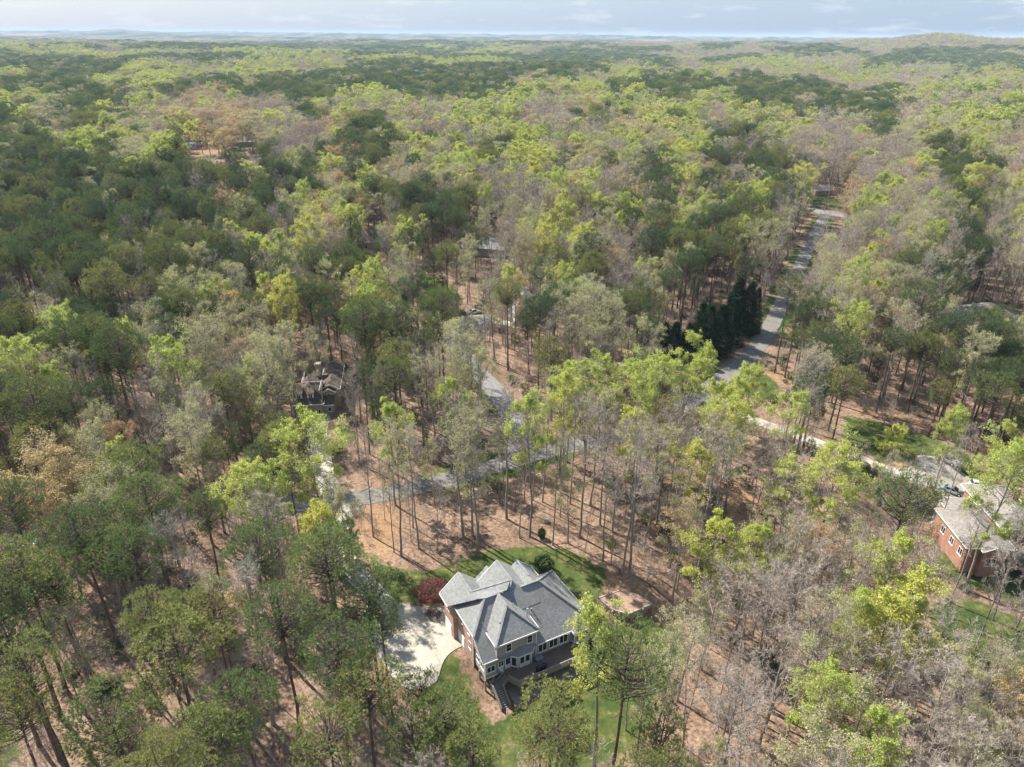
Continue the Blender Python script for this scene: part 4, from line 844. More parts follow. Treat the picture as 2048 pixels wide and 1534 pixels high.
# hip roofed house at the right edge, farther back
p = at(1975, 625, 5); e = empty('grey_hip_house', (p[0], p[1], float(ht(*p)) - .3), .2); tag(e, 'low house with pale metal edged grey hip roof behind the right hand pines', 'house')
block(e, -9, 9, -6, 9, 4.2, 0, .5, M['siding_white'], M['roof_tan'], None, eave=.6); win(e, (-6, -6, 1.2), U, 1.6, 1.4, 2); win(e, (2, -6, 1.2), U, 1.6, 1.4, 2); win(e, (-9, 4, 1.2), DN, 1.6, 1.4, 2)
M['palemetal'] = plain('pale_metal_roof', (.5, .54, .56), .4, 1, .1, 0, .3, sc=(8, 1, 1)); block(e, -12, -9.2, 2, 7.5, 3.6, 0, .4, M['siding_white'], M['palemetal'], None, rn='side_roof', wn='side_wall')
HOUSES = [(at(1052, 622, 3), .3, 5, 4.5, 5.6, .9, 'siding_white', 'roof', 'y', 'white sided cottage with steep grey gable half hidden behind a pine', 'white_cottage'),
          (at(972, 492, 3), -.2, 9, 6, 3.6, .5, 'siding', 'roof', 'x', 'low house with blue grey roof showing through trees above the green lawn', 'grey_cottage'),
          (at(738, 478, 4), .5, 7, 6, 4.4, .6, 'siding_tan', 'roof_brown', 'x', 'small tan house with light brown roof among trees left of the grey cottage', 'tan_cottage'),
          (at(613, 575, 3), .2, 5, 4, 3.2, .6, 'siding_white', 'palemetal', 'y', 'white outbuilding glimpsed between pine trunks behind the brown roofed house', 'outbuilding'),
          (at(846, 418, 3), .1, 6, 4.5, 3.4, .6, 'siding_white', 'roof_tan', 'x', 'white sided house glimpsed among pines beyond the tan cottage', 'white_house'),
          (at(1480, 338, 4), .2, 13, 7, 4.5, .35, 'siding_white', 'roof_tan', 'x', 'wide pale roofed house in the bare wood left of the far junction', 'pale_house'),
          (at(1404, 325, 4), -.3, 8, 6, 4.5, .5, 'siding', 'roof_tan', 'x', 'pale house left of the wide pale roofed house in bare wood', 'small_house'),
          (at(1640, 378, 3), .3, 6, 4, 3, .5, 'siding_tan', 'roof_tan', 'x', 'small tan shed at the far edge of the clearing above the junction', 'shed'),
          (at(482, 284, 3), .1, 12, 7, 4, .5, 'siding', 'roof', 'x', 'long low house with grey roof behind the distant yellow tree', 'far_house'),
          (at(1603, 258, 3), .1, 15, 8, 5, .5, 'siding_white', 'palemetal', 'x', 'pale metal roofed building in the distant dark wood at right', 'far_building'),
          (at(2012, 186, 3), .1, 30, 14, 6, .4, 'siding_white', 'palemetal', 'x', 'white building on the far right plain beside a bare field', 'white_building'),
          (at(383, 290, 2), .3, 3.5, 3, 3, .4, 'siding_white', 'palemetal', 'x', 'small white shed with bluish roof by the bare brown clearing', 'white_shed')]
for p, rz, wd, dp, zz, pk, wm, rm, gb, lab, nm in HOUSES:
    e = empty(nm, (p[0], p[1], float(ht(*p))), rz); tag(e, lab, 'house' if 'house' in nm or 'cottage' in nm else 'building')
    block(e, -wd, wd, -dp, dp, zz, 0, pk, M[wm], M[rm], gb)
    for x in (-wd * .6, wd * .3): win(e, (x, -dp, zz * .35), U, min(1.4, wd * .3), min(1.4, zz * .4), 1)

# ------------------------------------------------------------------ vehicles
def paint(name, c, metal=.3):
    m = plain(name, c, .28, 2, .04, 0, metal); m.node_tree.nodes['Principled BSDF'].inputs['Coat Weight'].default_value = .6; return m
M['silver'] = paint('silver_paint', (.52, .55, .56), .6); M['white_paint'] = paint('white_paint', (.78, .79, .80), 0); M['grey_paint'] = paint('pale_blue_grey_paint', (.45, .52, .55), .5)
M['tyre'] = plain('tyre_rubber', (.02, .02, .02), .8, 5, .2); M['carglass'] = glassmat('car_glass', (.012, .016, .02)); M['lampred'] = plain('tail_lamp_red', (.35, .02, .02), .2, 5, .1); M['lampwhite'] = plain('head_lamp_clear', (.7, .72, .75), .15, 5, .1)
def car(nm, px, py, rz, lab, cat, m, L_=4.8, W=1.9, H=1.5, suv=False, roofm=None):
    p = at(px, py); z = float(ht(*p)) + .12; e = empty(nm, (p[0], p[1], z), rz); tag(e, lab, cat)
    h = L_ / 2; bz = .28; sh = H * .60; hood = H * .58 if not suv else H * .62
    side = [(-h, bz + .1), (-h + .05, sh), (-h + .5, sh + .04), (h * .38, sh + .02), (h - .25, hood - .08), (h, hood - .28), (h, bz + .08)]
    # wheel arches
    wr = .36 if not suv else .40; ws = (h - .92, -h + .95)
    def arch(c): return [(c + (wr + .07) * math.cos(a), wr + (wr + .07) * math.sin(a)) for a in np.linspace(0, math.pi, 7)]
    low = [(h, bz)] + [q for c in ws for q in arch(c)] + [(-h, bz)]
    prof = side + low
    b = MB(); b.prism([(x, -W / 2, zz) for x, zz in prof], (0, W, 0)); bo = b.build('body', m, e, bev=.05)
    x0, x1 = (-h + (.12 if suv else .75), h * .42); r0, r1 = (-h + (.45 if suv else 1.45), h * .10)
    def gh(zb, zt, k0, k1, y0, y1, nm2, mm, par):
        q = MB(); q.add([(k0[0], -y0, zb), (k0[1], -y0, zb), (k0[1], y0, zb), (k0[0], y0, zb), (k1[0], -y1, zt), (k1[1], -y1, zt), (k1[1], y1, zt), (k1[0], y1, zt)], [(0, 3, 2, 1), (4, 5, 6, 7), (0, 1, 5, 4), (1, 2, 6, 5), (2, 3, 7, 6), (3, 0, 4, 7)]); return q.build(nm2, mm, par, bev=.03)
    gh(sh + .0, H - .06, (x0, x1), (r0, r1), W / 2 - .07, W / 2 - .26, 'glasshouse', M['carglass'], e)
    gh(H - .07, H, (r0 - .03, r1 + .03), (r0 + .08, r1 - .06), W / 2 - .24, W / 2 - .30, 'roof', roofm or m, e)
    for s in (-1, 1):
        for (a, c) in (((x0, sh), (r0, H - .05)), ((x1, sh), (r1, H - .05)), (((x0 + x1) / 2 - .1, sh), ((r0 + r1) / 2 - .1, H - .05))):
            MB().bar((a[0], s * (W / 2 - .065), a[1]), (c[0], s * (W / 2 - .245), c[1]), .05, .07).build('pillar', m, e)
        MB().box(h * .36, h * .36 + .12, s * (W / 2 + .08) - .08, s * (W / 2 + .08) + .08, sh + .02, sh + .15).build('wing_mirror', m, e)
        MB().box(h - .12, h + .012, s * (W / 2 - .28) - .2, s * (W / 2 - .28) + .2, hood - .38, hood - .22).build('headlight', M['lampwhite'], e)
        MB().box(-h - .012, -h + .1, s * (W / 2 - .24) - .16, s * (W / 2 - .24) + .16, sh - .3, sh - .08).build('tail_light', M['lampred'], e)
        for c in ws:
            w_ = MB().tube((c, s * (W / 2 - .22), wr), (c, s * (W / 2 + .005), wr), wr, wr, 18).build('wheel', M['tyre'], e); MB().tube((c, s * (W / 2), wr), (c, s * (W / 2 + .015), wr), wr * .62, wr * .58, 12).build('rim', M['metal'], w_)
    MB().box(h * .02 - .004, h * .02 + .004, -W / 2 - .003, W / 2 + .003, .42, sh - .02).build('door_seam', M['dark'], e)
    return e
car('parked_car', 1895, 925, math.radians(-63), 'silver sports utility car with dark roof at the far edge of the concrete apron', 'car', M['silver'], 4.9, 1.95, 1.75, True, M['carglass'])
car('parked_car', 1903, 986, math.radians(-42), 'pale blue grey saloon car parked on concrete nearest the brick house corner', 'car', M['grey_paint'], 4.8, 1.88, 1.45)
car('parked_car', 1962, 976, math.radians(-12), 'white car parked on the apron behind the roof of the brick house', 'car', M['white_paint'], 4.7, 1.88, 1.6, True)
car('parked_car', 949, 627, math.radians(20), 'small silver car parked alone on the shaded pad in the middle woods', 'car', M['silver'], 4.6, 1.85, 1.5)
car('parked_car', 55, 1100, math.radians(60), 'pale car half hidden under the tan budding trees at the left edge', 'car', M['white_paint'], 4.7, 1.85, 1.5)
# heat pump unit, utility box among the trees behind the house
p = at(1092, 1044); o = MB().box(-.45, .45, -.35, .35, -.1, .75).box(-.4, .4, -.3, .3, .75, .85).build('boulder', plain('pale_grey_rock', (.42, .42, .40), .8, 3, .2, .5), None, (p[0], p[1], float(ht(*p))), bev=.18); tag(o, 'pale grey boulder standing alone among trunks in the leaf strewn wood', 'boulder')
# ------------------------------------------------------------------ where trees stand: crown types read as a coarse plan of the woods
GRID = [(66, 'MMMPPPPPMMPPPPMMPPPPPMMMMBBBBBBB'), (76, 'MMPPPMBBBBBPPPMMPPPMPPMBBBBBBBBB'), (84, 'BBBBBBBMPPMMPPPMPPBBBBPBPBBBBBBB'), (91, 'GPPBPPPPPPPPPGPGBBPBBBPBBPBBBBBB'),
 (99, 'GGGBPPPPGBBPPPBGBPBPPBBBPPPBPPPP'), (108, 'PGGGGBBGGGGPPPPPPPPPBBBBBMBPPPPB'), (119, 'PPPPPPPPGBBGGGGGPPPPPBPPGBBPPPPP'), (131, 'PPPPGgPBGBGPPPPPPPPBPBBGGBBGBgPP'),
 (146, 'GPPGGGgGGOPPPPPPOPPGBPGBBGGBgBPG'), (160, 'PPPGGGgGPPPPPPPPGPgGPPBPgBBBBGGB'), (180, 'PPPPGPPPPPPPPPPGGGGPPPPPPPPPgGGG'), (205, 'GGPPBBOOBPGGBBGGBBOGGGGPPPPPBBgG'),
 (235, 'PgPGgOOOBBOBBBGGBBPOGGBGPBgPgGGG'), (270, 'PPGPgGBOBBOPGBGPGGBGBGPPGBBBBgGB'), (310, 'PPPPGPPPPPPPPGgGGPGBPGPBBBBBgPBO'), (350, 'PPPPPPPPPPOGggGBBGBOPGgPPBBGOPPB'),
 (400, 'PPPPPPPPBGGBBPPBBGGPPPPGPBBGBBGg'), (450, 'PPPPPPPGPBBPPPPBGGBGPPPPBBbBgGPB'), (500, 'PPPPPPPPGPPPgPGggGGBgPPgBBbGPGPB'), (560, 'PPPPPPPPPPPGgPgggGgBPPPPBBGPgBPB'),
 (620, 'PgPPPPPgPPPPgPgBgBPPPPPPbPBGBPPB'), (680, 'PgPPgPgGggBPPBBBPPgPPBPPPPPPPPPP'), (740, 'gBgPBBgBgPBPPBgBPgGgPGgGGPPPPPPP'), (800, 'PPPPBBBPPgBbgGGGgGBGGGGgBBbPPPPP'),
 (860, 'PPBOGPPBPGGBgBPgBGBgGGGBBBgBbbGG'), (920, 'POOGPPggPGgBBBBBBgBBgGBBBBgBbbGG'), (980, 'PPPPgPPGGGGbbBbBBBBBGGBBBBBBgbGG'), (1040, 'PPPPPBBGGGPbbbbbbBBBBBBgBgggBBBg'),
 (1100, 'PPPPPBPPPPPPbbbbbbBBgBBggBBGGggB'), (1160, 'PPPPPPPPPPPPbbbbbbGBBBBBgGGGGBBb'), (1220, 'PPPPPPPPPPPPbbbbbbGGgBgBBBGGBBbb'), (1280, 'PPPPPPPPPPPPPbbbbGGggBBBBBgGBBBb'),
 (1340, 'PPPPPPPPPPPPPPbbbggGggBBBgGBBBBB'), (1400, 'PPPPPPPPPPPPPPbPPPggBBGgGgBBBBBB'), (1470, 'PPPPPPPPPPPPPPPPPPgPPBgGgBBBBBBB')]
GY0 = np.array([g[0] for g in GRID]); GC = np.array([list((g[1] + 'B' * 32)[:32]) for g in GRID])
MIX = {'P': 'PPPPPPPPPPPPPPgPB', 'G': 'GGGGGggPBBBO', 'g': 'gggggggGBBPO', 'B': 'BBBBBBBBBgBOgG', 'b': 'BBBBgB', 'O': 'OOOOOBgGB', 'M': 'PPPPGgBBO'}
KEEP = [(q, m) for q, m in (
 ([(880, 1145), (1000, 1125), (1110, 1125), (1190, 1240), (1150, 1310), (1050, 1390), (1010, 1425), (960, 1340), (885, 1215)], 1.0),
 ([(770, 1215), (850, 1212), (930, 1290), (890, 1340), (868, 1368), (800, 1330)], 1.0),
 ([(735, 1040), (800, 1000), (1000, 985), (1200, 1010), (1230, 1130), (1190, 1160), (880, 1150), (770, 1160)], 1.0),
 ([(590, 730), (680, 720), (685, 790), (650, 820), (600, 805)], .5),
 ([(1866, 985), (1930, 985), (2100, 985), (2100, 1150), (2000, 1150), (1890, 1110)], .9),
 ([(1835, 905), (1900, 905), (1995, 985), (1920, 1020), (1870, 1060), (1850, 975), (1790, 945)], 1.0),
 ([(1590, 860), (1790, 930), (1790, 955), (1690, 920), (1580, 875)], .6), ([(1710, 850), (1830, 875), (1890, 895), (1860, 908), (1750, 880)], .8),
 ([(1315, 655), (1400, 605), (1460, 560), (1500, 560), (1505, 680), (1430, 720), (1340, 720)], .85), ([(1445, 755), (1500, 752), (1575, 650), (1548, 640)], 1.0), ([(1590, 560), (1610, 560), (1650, 440), (1632, 440)], .5), ([(1620, 395), (1690, 395), (1690, 440), (1620, 430)], 1.0),
 ([(975, 765), (1000, 770), (1030, 800), (1020, 815), (990, 800)], .4),
 ([(905, 1340), (1010, 1430), (1000, 1534), (930, 1500), (885, 1390)], .9), ([(1195, 1185), (1240, 1180), (1305, 1220), (1255, 1248), (1220, 1230)], 1.0),
 ([(850, 555), (900, 580), (905, 610), (850, 580)], .8), ([(370, 285), (510, 285), (510, 310), (370, 310)], .9), ([(1045, 600), (1060, 600), (1060, 640), (1045, 640)], .5), ([(935, 612), (965, 612), (965, 640), (935, 640)], .8),
 ([(960, 480), (995, 480), (995, 496), (960, 496)], .3), ([(725, 470), (755, 470), (755, 490), (725, 490)], .8), ([(1900, 590), (1985, 572), (2048, 595), (2048, 612), (1950, 618)], .6), ([(1460, 338), (1500, 338), (1500, 345), (1460, 345)], .15),
 ([(1520, 740), (1570, 740), (1570, 765), (1510, 765)], .8), ([(1445, 975), (1500, 985), (1540, 1040), (1500, 1060), (1450, 1020)], .25),
 ([(1900, 1150), (2048, 1145), (2048, 1200), (1960, 1190)], .8), ([(1560, 1200), (1600, 1200), (1600, 1240), (1560, 1240)], 0))]
OFFROAD = [(RD['street'], 6.0), (RD['side_street'], 6.0), (RD['cross_street'], 6.5)] + [(v, 3.6) for v in DV.values()]
HOUSEBOX = [(HO[0] + HU[0] * 8.5 + HV[0] * 5, HO[1] + HU[1] * 8.5 + HV[1] * 5, 14), (-48, 160, 10), (90, 109, 13)] + [(h[0][0], h[0][1], h[2] * 1.25 + 1.5) for h in HOUSES] + [(p[0], p[1], 12) for p in [at(1975, 625, 5)]]
def pick_kind(px, py, r1, r2, r3):
    jx = px + (r1 - .5) * 46; jy = py + (r2 - .5) * np.clip((py - 60) * .10, 1.5, 36) + (py - 62) * .075 * (np.sin(px / 61 + 1.2) + np.sin(px / 27 + py / 40) + .7 * np.sin(px / 143 - py / 90)) * (py < 700)
    c = np.clip((jx / 64).astype(int), 0, 31); r = np.clip(np.searchsorted(GY0, jy, 'right') - 1, 0, len(GY0) - 1)
    ch = GC[r, c]; out_ = np.empty(len(ch), '<U1')
    for k, m in MIX.items():
        s = ch == k; a = np.array(list(m)); out_[s] = a[(r3[s] * len(m)).astype(int)]
    return out_, ch
def candidates(y0, y1, s0, slope, jit, wmarg):
    """jittered rows of sites inside the view, spacing growing with distance"""
    X = []; Y = []; Sp = []; y = y0; g = rng
    while y < y1:
        sp = max(s0, y * slope) if slope else s0; hw = y * .76 * wmarg + 30
        n = int(2 * hw / sp); x = -hw + (np.arange(n) + g.uniform(-jit, jit, n) + g.uniform()) * sp
        X.append(x); Y.append(y + g.uniform(-jit, jit, n) * sp); Sp.append(np.full(n, sp)); y += sp
    return np.concatenate(X), np.concatenate(Y), np.concatenate(Sp)
def pxy(X, Y, Z):
    D = np.stack([X, Y, Z - CAM_H], -1); k = D @ fw; return 1024 + F_PX * (D @ rt) / k, 767 - F_PX * (D @ up) / k, k

trees = []   # kind, x, y, z, height, variant, width factor, rotation, forced
def variant(kind, h=None):
    K = KIND[kind]; n = len(K['h'])
    return int(rng.integers(0, n))
def put(kind, x, y, h=None, wf=None, var=None, forced=True, name=None):
    v = variant(kind) if var is None else var
    wf = (wf if wf else rng.uniform(.85, 1.12)) * (.84 if kind == 'P' else 1.0)
    hh = h if h else KIND[kind]['h'][v] * rng.uniform(.88, 1.12)
    trees.append(dict(k=kind, x=x, y=y, z=float(ht(x, y)), h=hh, v=v, w=wf or rng.uniform(.9, 1.12), r=rng.uniform(0, 6.28), f=forced, nm=name))
def B(kind, px, py, h, wf=1.0, var=None, name=None):               # by the foot of the trunk
    p = at(px, py); put(kind, p[0], p[1], h, wf, var, True, name)
def Cr(kind, px, py, h, wf=1.0, var=None, k=.78):                    # by the centre of the crown
    p = at(px, py, h * k); put(kind, p[0], p[1], h, wf, var)
# trunks of the open wood behind the house, left to right
for kd, px, py, h, wf, v in (('B', 747, 1074, 21, .75, 2), ('B', 788, 1104, 16, .7, 2), ('g', 802, 1112, 24, .85, 3), ('B', 826, 1055, 19, .7, 2), ('B', 822, 1085, 12, .6, 3), ('B', 838, 1097, 23, .75, 2), ('B', 876, 1107, 14, .9, 3), ('B', 892, 1105, 9, .4, 2),
    ('B', 927, 1073, 27, 1.0, 4), ('g', 945, 1071, 25, .9, 3), ('g', 955, 1102, 26, .95, 0), ('B', 958, 1076, 17, .6, 2), ('B', 1014, 1038, 27, 1.0, 0), ('B', 1039, 1076, 20, .6, 2), ('G', 1059, 1073, 27, .85, 3), ('g', 1105, 1090, 21, .7, 3),
    ('B', 1120, 1033, 18, .6, 2), ('g', 1136, 1086, 15, .95, 2), ('B', 1159, 1074, 26, 1.0, 0), ('B', 1206, 1121, 20, .8, 2), ('B', 1222, 1128, 16, .7, 3), ('B', 1244, 1150, 26, .9, 4), ('B', 1258, 1145, 27, 1.0, 0), ('g', 1289, 1090, 24, .9, 0), ('B', 1313, 1048, 24, .8, 2), ('B', 1334, 1035, 25, .9, 0),
    ('B', 998, 1000, 17, .5, 2), ('B', 1008, 998, 19, .5, 2), ('B', 1031, 1012, 16, .5, 2), ('B', 1048, 1006, 20, .6, 2), ('g', 1066, 1000, 19, .6, 3), ('B', 1085, 1004, 22, .7, 2), ('B', 1140, 1008, 23, .8, 0), ('g', 1180, 1010, 24, .9, 0), ('B', 1200, 1050, 23, .8, 2),
    ('B', 910, 1052, 11, .5, 3), ('B', 915, 1000, 18, .6, 2), ('g', 870, 1010, 14, .8, 2), ('B', 770, 1040, 13, .6, 3), ('B', 1225, 1065, 22, .8, 0), ('B', 1262, 1060, 24, .8, 2), ('B', 1170, 1105, 12, .6, 3), ('G', 1120, 985, 25, .8, 3)):
    B(kd, px, py, h, wf, v)
# trees that stand out
for kd, px, py, h, wf, v in (('P', 748, 833, 31, 1.15, 5), ('P', 1549, 745, 30, .85, 3), ('G', 1188, 1534, 25, .92, 3), ('P', 1966, 892, 22, 1.0, 0), ('B', 1869, 1075, 23, .6, 2), ('G', 1932, 1180, 27, 1.1, 1), ('P', 760, 835, 24, .8, 3), ('G', 1425, 1062, 25, .85, 3), ('g', 1405, 1065, 24, .8, 3), ('B', 1350, 1068, 23, .8, 2), ('B', 1900, 1205, 19, .8, 2), ('B', 1815, 1120, 22, 1.0, 1), ('B', 2030, 1260, 22, 1.0, 1), ('B', 1985, 1240, 20, .8, 2), ('B', 1950, 1300, 19, .8, 3)):
    B(kd, px, py, h, wf, v)
for kd, px, py, h, wf, v in (('G', 335, 298, 25, 2.1, 1), ('G', 500, 358, 25, 1.7, 1), ('G', 466, 480, 24, 1.1, 0), ('G', 562, 497, 22, 1.0, 0), ('G', 440, 605, 23, 1.1, 1), ('g', 455, 665, 24, 1.35, 1), ('G', 722, 585, 24, 1.0, 0), ('G', 735, 630, 22, .9, 4), ('G', 652, 420, 24, 1.0, 3), ('G', 720, 440, 20, .9, 3), ('O', 445, 278, 21, 2.0, 0),
    ('O', 350, 240, 25, 2.6, 1), ('O', 420, 240, 25, 2.4, 0), ('O', 512, 250, 25, 2.4, 1), ('O', 605, 270, 23, 1.8, 0), ('G', 606, 222, 23, 1.9, 1), ('G', 1372, 730, 21, 1.2, 2), ('G', 1140, 785, 22, 1.2, 1), ('G', 1262, 795, 24, 1.15, 1), ('G', 897, 812, 21, .95, 0), ('G', 780, 862, 22, 1.0, 0), ('g', 620, 700, 20, 1.0, 1),
    ('G', 625, 915, 25, 1.25, 1), ('G', 490, 1005, 22, 1.25, 1), ('G', 545, 1020, 21, 1.1, 2), ('G', 640, 1075, 17, .95, 4), ('g', 690, 1030, 18, .8, 2), ('G', 700, 1080, 11, .7, 4), ('g', 665, 1010, 17, .8, 3), ('G', 250, 945, 21, .9, 0), ('O', 165, 935, 17, 1.05, 1), ('O', 110, 985, 22, 1.3, 0), ('O', 55, 1040, 20, 1.2, 1), ('G', 1785, 1225, 22, 1.2, 2), ('G', 1830, 1265, 17, .95, 2),
    ('G', 1640, 1410, 21, 1.05, 1), ('g', 1700, 1460, 20, 1.1, 2), ('G', 1500, 1110, 20, 1.0, 0), ('g', 1570, 1110, 21, 1.1, 1), ('G', 1780, 893, 13, .95, 4), ('G', 1905, 868, 17, .85, 4), ('G', 2000, 905, 18, 1.0, 2), ('G', 1470, 790, 20, 1.1, 2), ('G', 1420, 810, 20, 1.0, 0), ('G', 1500, 775, 15, .9, 4), ('g', 1300, 740, 19, 1.0, 1),
    ('G', 1445, 870, 23, .9, 3), ('G', 1480, 860, 24, .95, 0), ('g', 1760, 1120, 20, 1.4, 1), ('g', 1690, 1090, 20, 1.2, 1), ('g', 1290, 1380, 19, 1.0, 3), ('g', 1265, 1340, 15, .8, 0), ('g', 1330, 1330, 20, 1.0, 3), ('O', 1370, 350, 20, 1.1, 1), ('O', 1095, 362, 20, 1.0, 0), ('G', 1080, 440, 22, 1.0, 0), ('G', 1100, 470, 20, 1.0, 4),
    ('P', 620, 745, 12, .5, 0), ('P', 560, 850, 17, .95, 4), ('P', 600, 860, 15, .9, 4), ('P', 445, 880, 18, .8, 4), ('P', 935, 840, 15, .8, 4), ('P', 1115, 830, 14, .7, 4), ('P', 805, 600, 25, 1.0, 0), ('P', 862, 620, 26, 1.05, 1), ('P', 940, 672, 20, .9, 4), ('P', 1060, 650, 19, .9, 4), ('P', 1065, 620, 21, .8, 3), ('P', 1235, 610, 24, 1.1, 0),
    ('P', 700, 400, 26, 1.1, 1), ('P', 785, 385, 27, 1.0, 0), ('P', 300, 1020, 27, 1.15, 0), ('P', 215, 990, 23, 1.0, 4), ('P', 235, 965, 21, 1.0, 0), ('P', 170, 1080, 27, 1.15, 1), ('P', 145, 1010, 17, .8, 4), ('P', 115, 1180, 26, 1.0, 2), ('P', 20, 1180, 29, 1.1, 5), ('P', 535, 1120, 25, 1.15, 0), ('P', 655, 1120, 24, 1.1, 0),
    ('P', 560, 1250, 26, 1.1, 1), ('P', 430, 1240, 24, 1.0, 0), ('P', 350, 1320, 27, 1.15, 2), ('P', 740, 1210, 25, 1.1, 5), ('P', 770, 1260, 22, .95, 3), ('P', 670, 1330, 26, 1.15, 1), ('P', 730, 1390, 24, 1.1, 2), ('P', 890, 1420, 19, 1.1, 4), ('P', 850, 1390, 17, .9, 0),
    ('P', 1105, 1440, 19, 1.15, 4), ('P', 1080, 1480, 18, 1.1, 0), ('P', 1150, 1490, 17, 1.0, 2), ('P', 500, 1440, 25, 1.1, 1), ('P', 420, 1500, 25, 1.1, 2), ('P', 230, 1450, 24, 1.1, 4), ('P', 660, 1490, 23, 1.1, 0), ('P', 830, 1490, 20, 1.0, 4), ('P', 940, 1510, 18, 1.1, 2), ('P', 1320, 1480, 18, .9, 4), ('P', 30, 1300, 25, 1.0, 2),
    ('P', 1690, 720, 24, 1.1, 0), ('P', 1630, 740, 20, 1.1, 4), ('P', 1700, 650, 22, 1.1, 0), ('P', 1590, 650, 20, 1.0, 4), ('P', 1640, 600, 22, 1.1, 1), ('P', 1820, 540, 23, 1.0, 0), ('P', 1865, 560, 20, .9, 2), ('P', 1990, 790, 24, 1.1, 2), ('P', 1850, 700, 22, 1.0, 0)):
    Cr(kd, px, py, h, wf, v)
for px, py, h, wf in ((1466, 665, 18, 1.35), (1486, 668, 17, 1.25), (1410, 712, 16, 1.5), (1396, 700, 15, 1.35), (1434, 706, 15, 1.45), (1345, 722, 12, 1.5), (1325, 716, 11, 1.3), (1372, 724, 12, 1.5), (1455, 690, 15, 1.3), (1945, 572, 19, .8), (1427, 330, 17, .7), (1222, 565, 14, .9), (1505, 660, 14, .9)):
    B('C', px, py, h, wf)
# the woods at large, near part
X, Y, Sp = candidates(38, 560, 6.5, 0, .42, 1.22)
z = ht(X, Y); px, py, dep = pxy(X, Y, z + 18.0)
kd, ch = pick_kind(px, py, *rng.uniform(0, 1, (3, len(X))))
keep = np.ones(len(X), bool)
keep &= ~((ch == 'b') & (rng.uniform(0, 1, len(X)) > .35))
for P in LAWN: keep &= sdf(P, X, Y) > 1.5
for P in (APRON, APRON2, PAD3, PAD4, GARDEN): keep &= sdf(P, X, Y) > 2.2
for P, dd in OFFROAD: keep &= ldist(P, X, Y) > dd
for hx, hy, hr in HOUSEBOX: keep &= np.hypot(X - hx, Y - hy) > hr
for P in DIRT[:2] + DIRT[3:4]: keep &= sdf(P, X, Y) > 0
for q, mgn in KEEP:
    if mgn <= 0: continue
    q = np.array(q, float); keep &= sdf(q, px, py) > 3.3 * F_PX / dep * mgn
    p2, y2, d2 = pxy(X, Y, z + 12.0); keep &= sdf(q, p2, y2) > 2.6 * F_PX / d2 * mgn
    p2, y2, d2 = pxy(X, Y, z + 24.0); keep &= sdf(q, p2, y2) > 2.2 * F_PX / d2 * mgn
sx = X + .76 * 18.5; sy = Y - .65 * 18.5                              # where the crown's shadow lands: these places lie in the sun
for P in (APRON, APRON2, GARDEN, LAWN[1]): keep &= sdf(P, sx, sy) > 2.5
keep &= (np.hypot(sx + 49, sy - 158) > 8)
HOUSEPOLY = np.array([hs(-1, 0), hs(19, 0), hs(19, 13), hs(-1, 13)]); keep &= sdf(HOUSEPOLY, X + .76 * 11, Y - .65 * 11) > 3.5
keep &= ~((X < 2) & (Y < 112) & (rng.uniform(0, 1, len(X)) < .62))
hand = np.array([(t['x'], t['y']) for t in trees])
for a in hand: keep &= np.hypot(X - a[0], Y - a[1]) > 3.9
# keep the camera's own air and the house wood clear
keep &= np.hypot(X, Y) > 34
wood_px, wood_py, _ = pxy(X, Y, z)
keep &= sdf(np.array([(725, 1010), (960, 965), (1200, 960), (1260, 1000), (1245, 1160), (1180, 1120), (880, 1140), (760, 1140)], float), wood_px, wood_py) > 0
for i in np.nonzero(keep)[0]:
    k = kd[i]; 
    if k == 'P' and rng.uniform() < .12 : put('P', X[i], Y[i], rng.uniform(12, 17), rng.uniform(.8, 1.0), 4, False)
    elif k != 'P' and Y[i] > 330:
        if rng.uniform() < .75: put(k, X[i], Y[i], None, rng.uniform(1.15, 1.65), None, False)
    else: put(k, X[i], Y[i], None, None, None, False)

# a second, narrower storey of bare and thin-leaved trees between the others
X, Y, Sp = candidates(40, 520, 5.6, 0, .5, 1.18)
z = ht(X, Y); px, py, dep = pxy(X, Y, z + 15.0); r1, r2, r3 = rng.uniform(0, 1, (3, len(X))); kd, ch = pick_kind(px, py, r1, r2, r3)
keep = ((ch == 'B') | (ch == 'b') | (ch == 'g') | ((ch == 'G') & (r3 < .5)) | ((ch == 'P') & (r3 < np.where((X < 5) & (Y < 150), .42, .10))) | ((ch == 'P') & (px > 1540) & (py > 520) & (py < 860) & (r3 < .75))) & (rng.uniform(0, 1, len(X)) < .8)
for P in LAWN: keep &= sdf(P, X, Y) > .6
for P in (APRON, APRON2, PAD3, PAD4, GARDEN): keep &= sdf(P, X, Y) > 2.2
for P, dd in OFFROAD: keep &= ldist(P, X, Y) > dd - 1
for hx, hy, hr in HOUSEBOX: keep &= np.hypot(X - hx, Y - hy) > hr
for q, mgn in KEEP:
    if mgn <= 0: continue
    q = np.array(q, float)
    for zz in (8.0, 14.0, 20.0):
        p2, y2, d2 = pxy(X, Y, z + zz); keep &= sdf(q, p2, y2) > 2.0 * F_PX / d2 * mgn
for off in (11.0, 16.0):
    for P in (APRON, APRON2, GARDEN): keep &= sdf(P, X + .76 * off, Y - .65 * off) > 2
    keep &= sdf(HOUSEPOLY, X + .76 * off * .6, Y - .65 * off * .6) > 2.5
keep &= np.hypot(X, Y) > 34
px0, py0, _ = pxy(X, Y, z); keep &= sdf(np.array([(725, 1010), (960, 965), (1200, 960), (1240, 1000), (1225, 1160), (1180, 1120), (880, 1140), (760, 1140)], float), px0, py0) > 0
XY = np.array([(t['x'], t['y']) for t in trees])
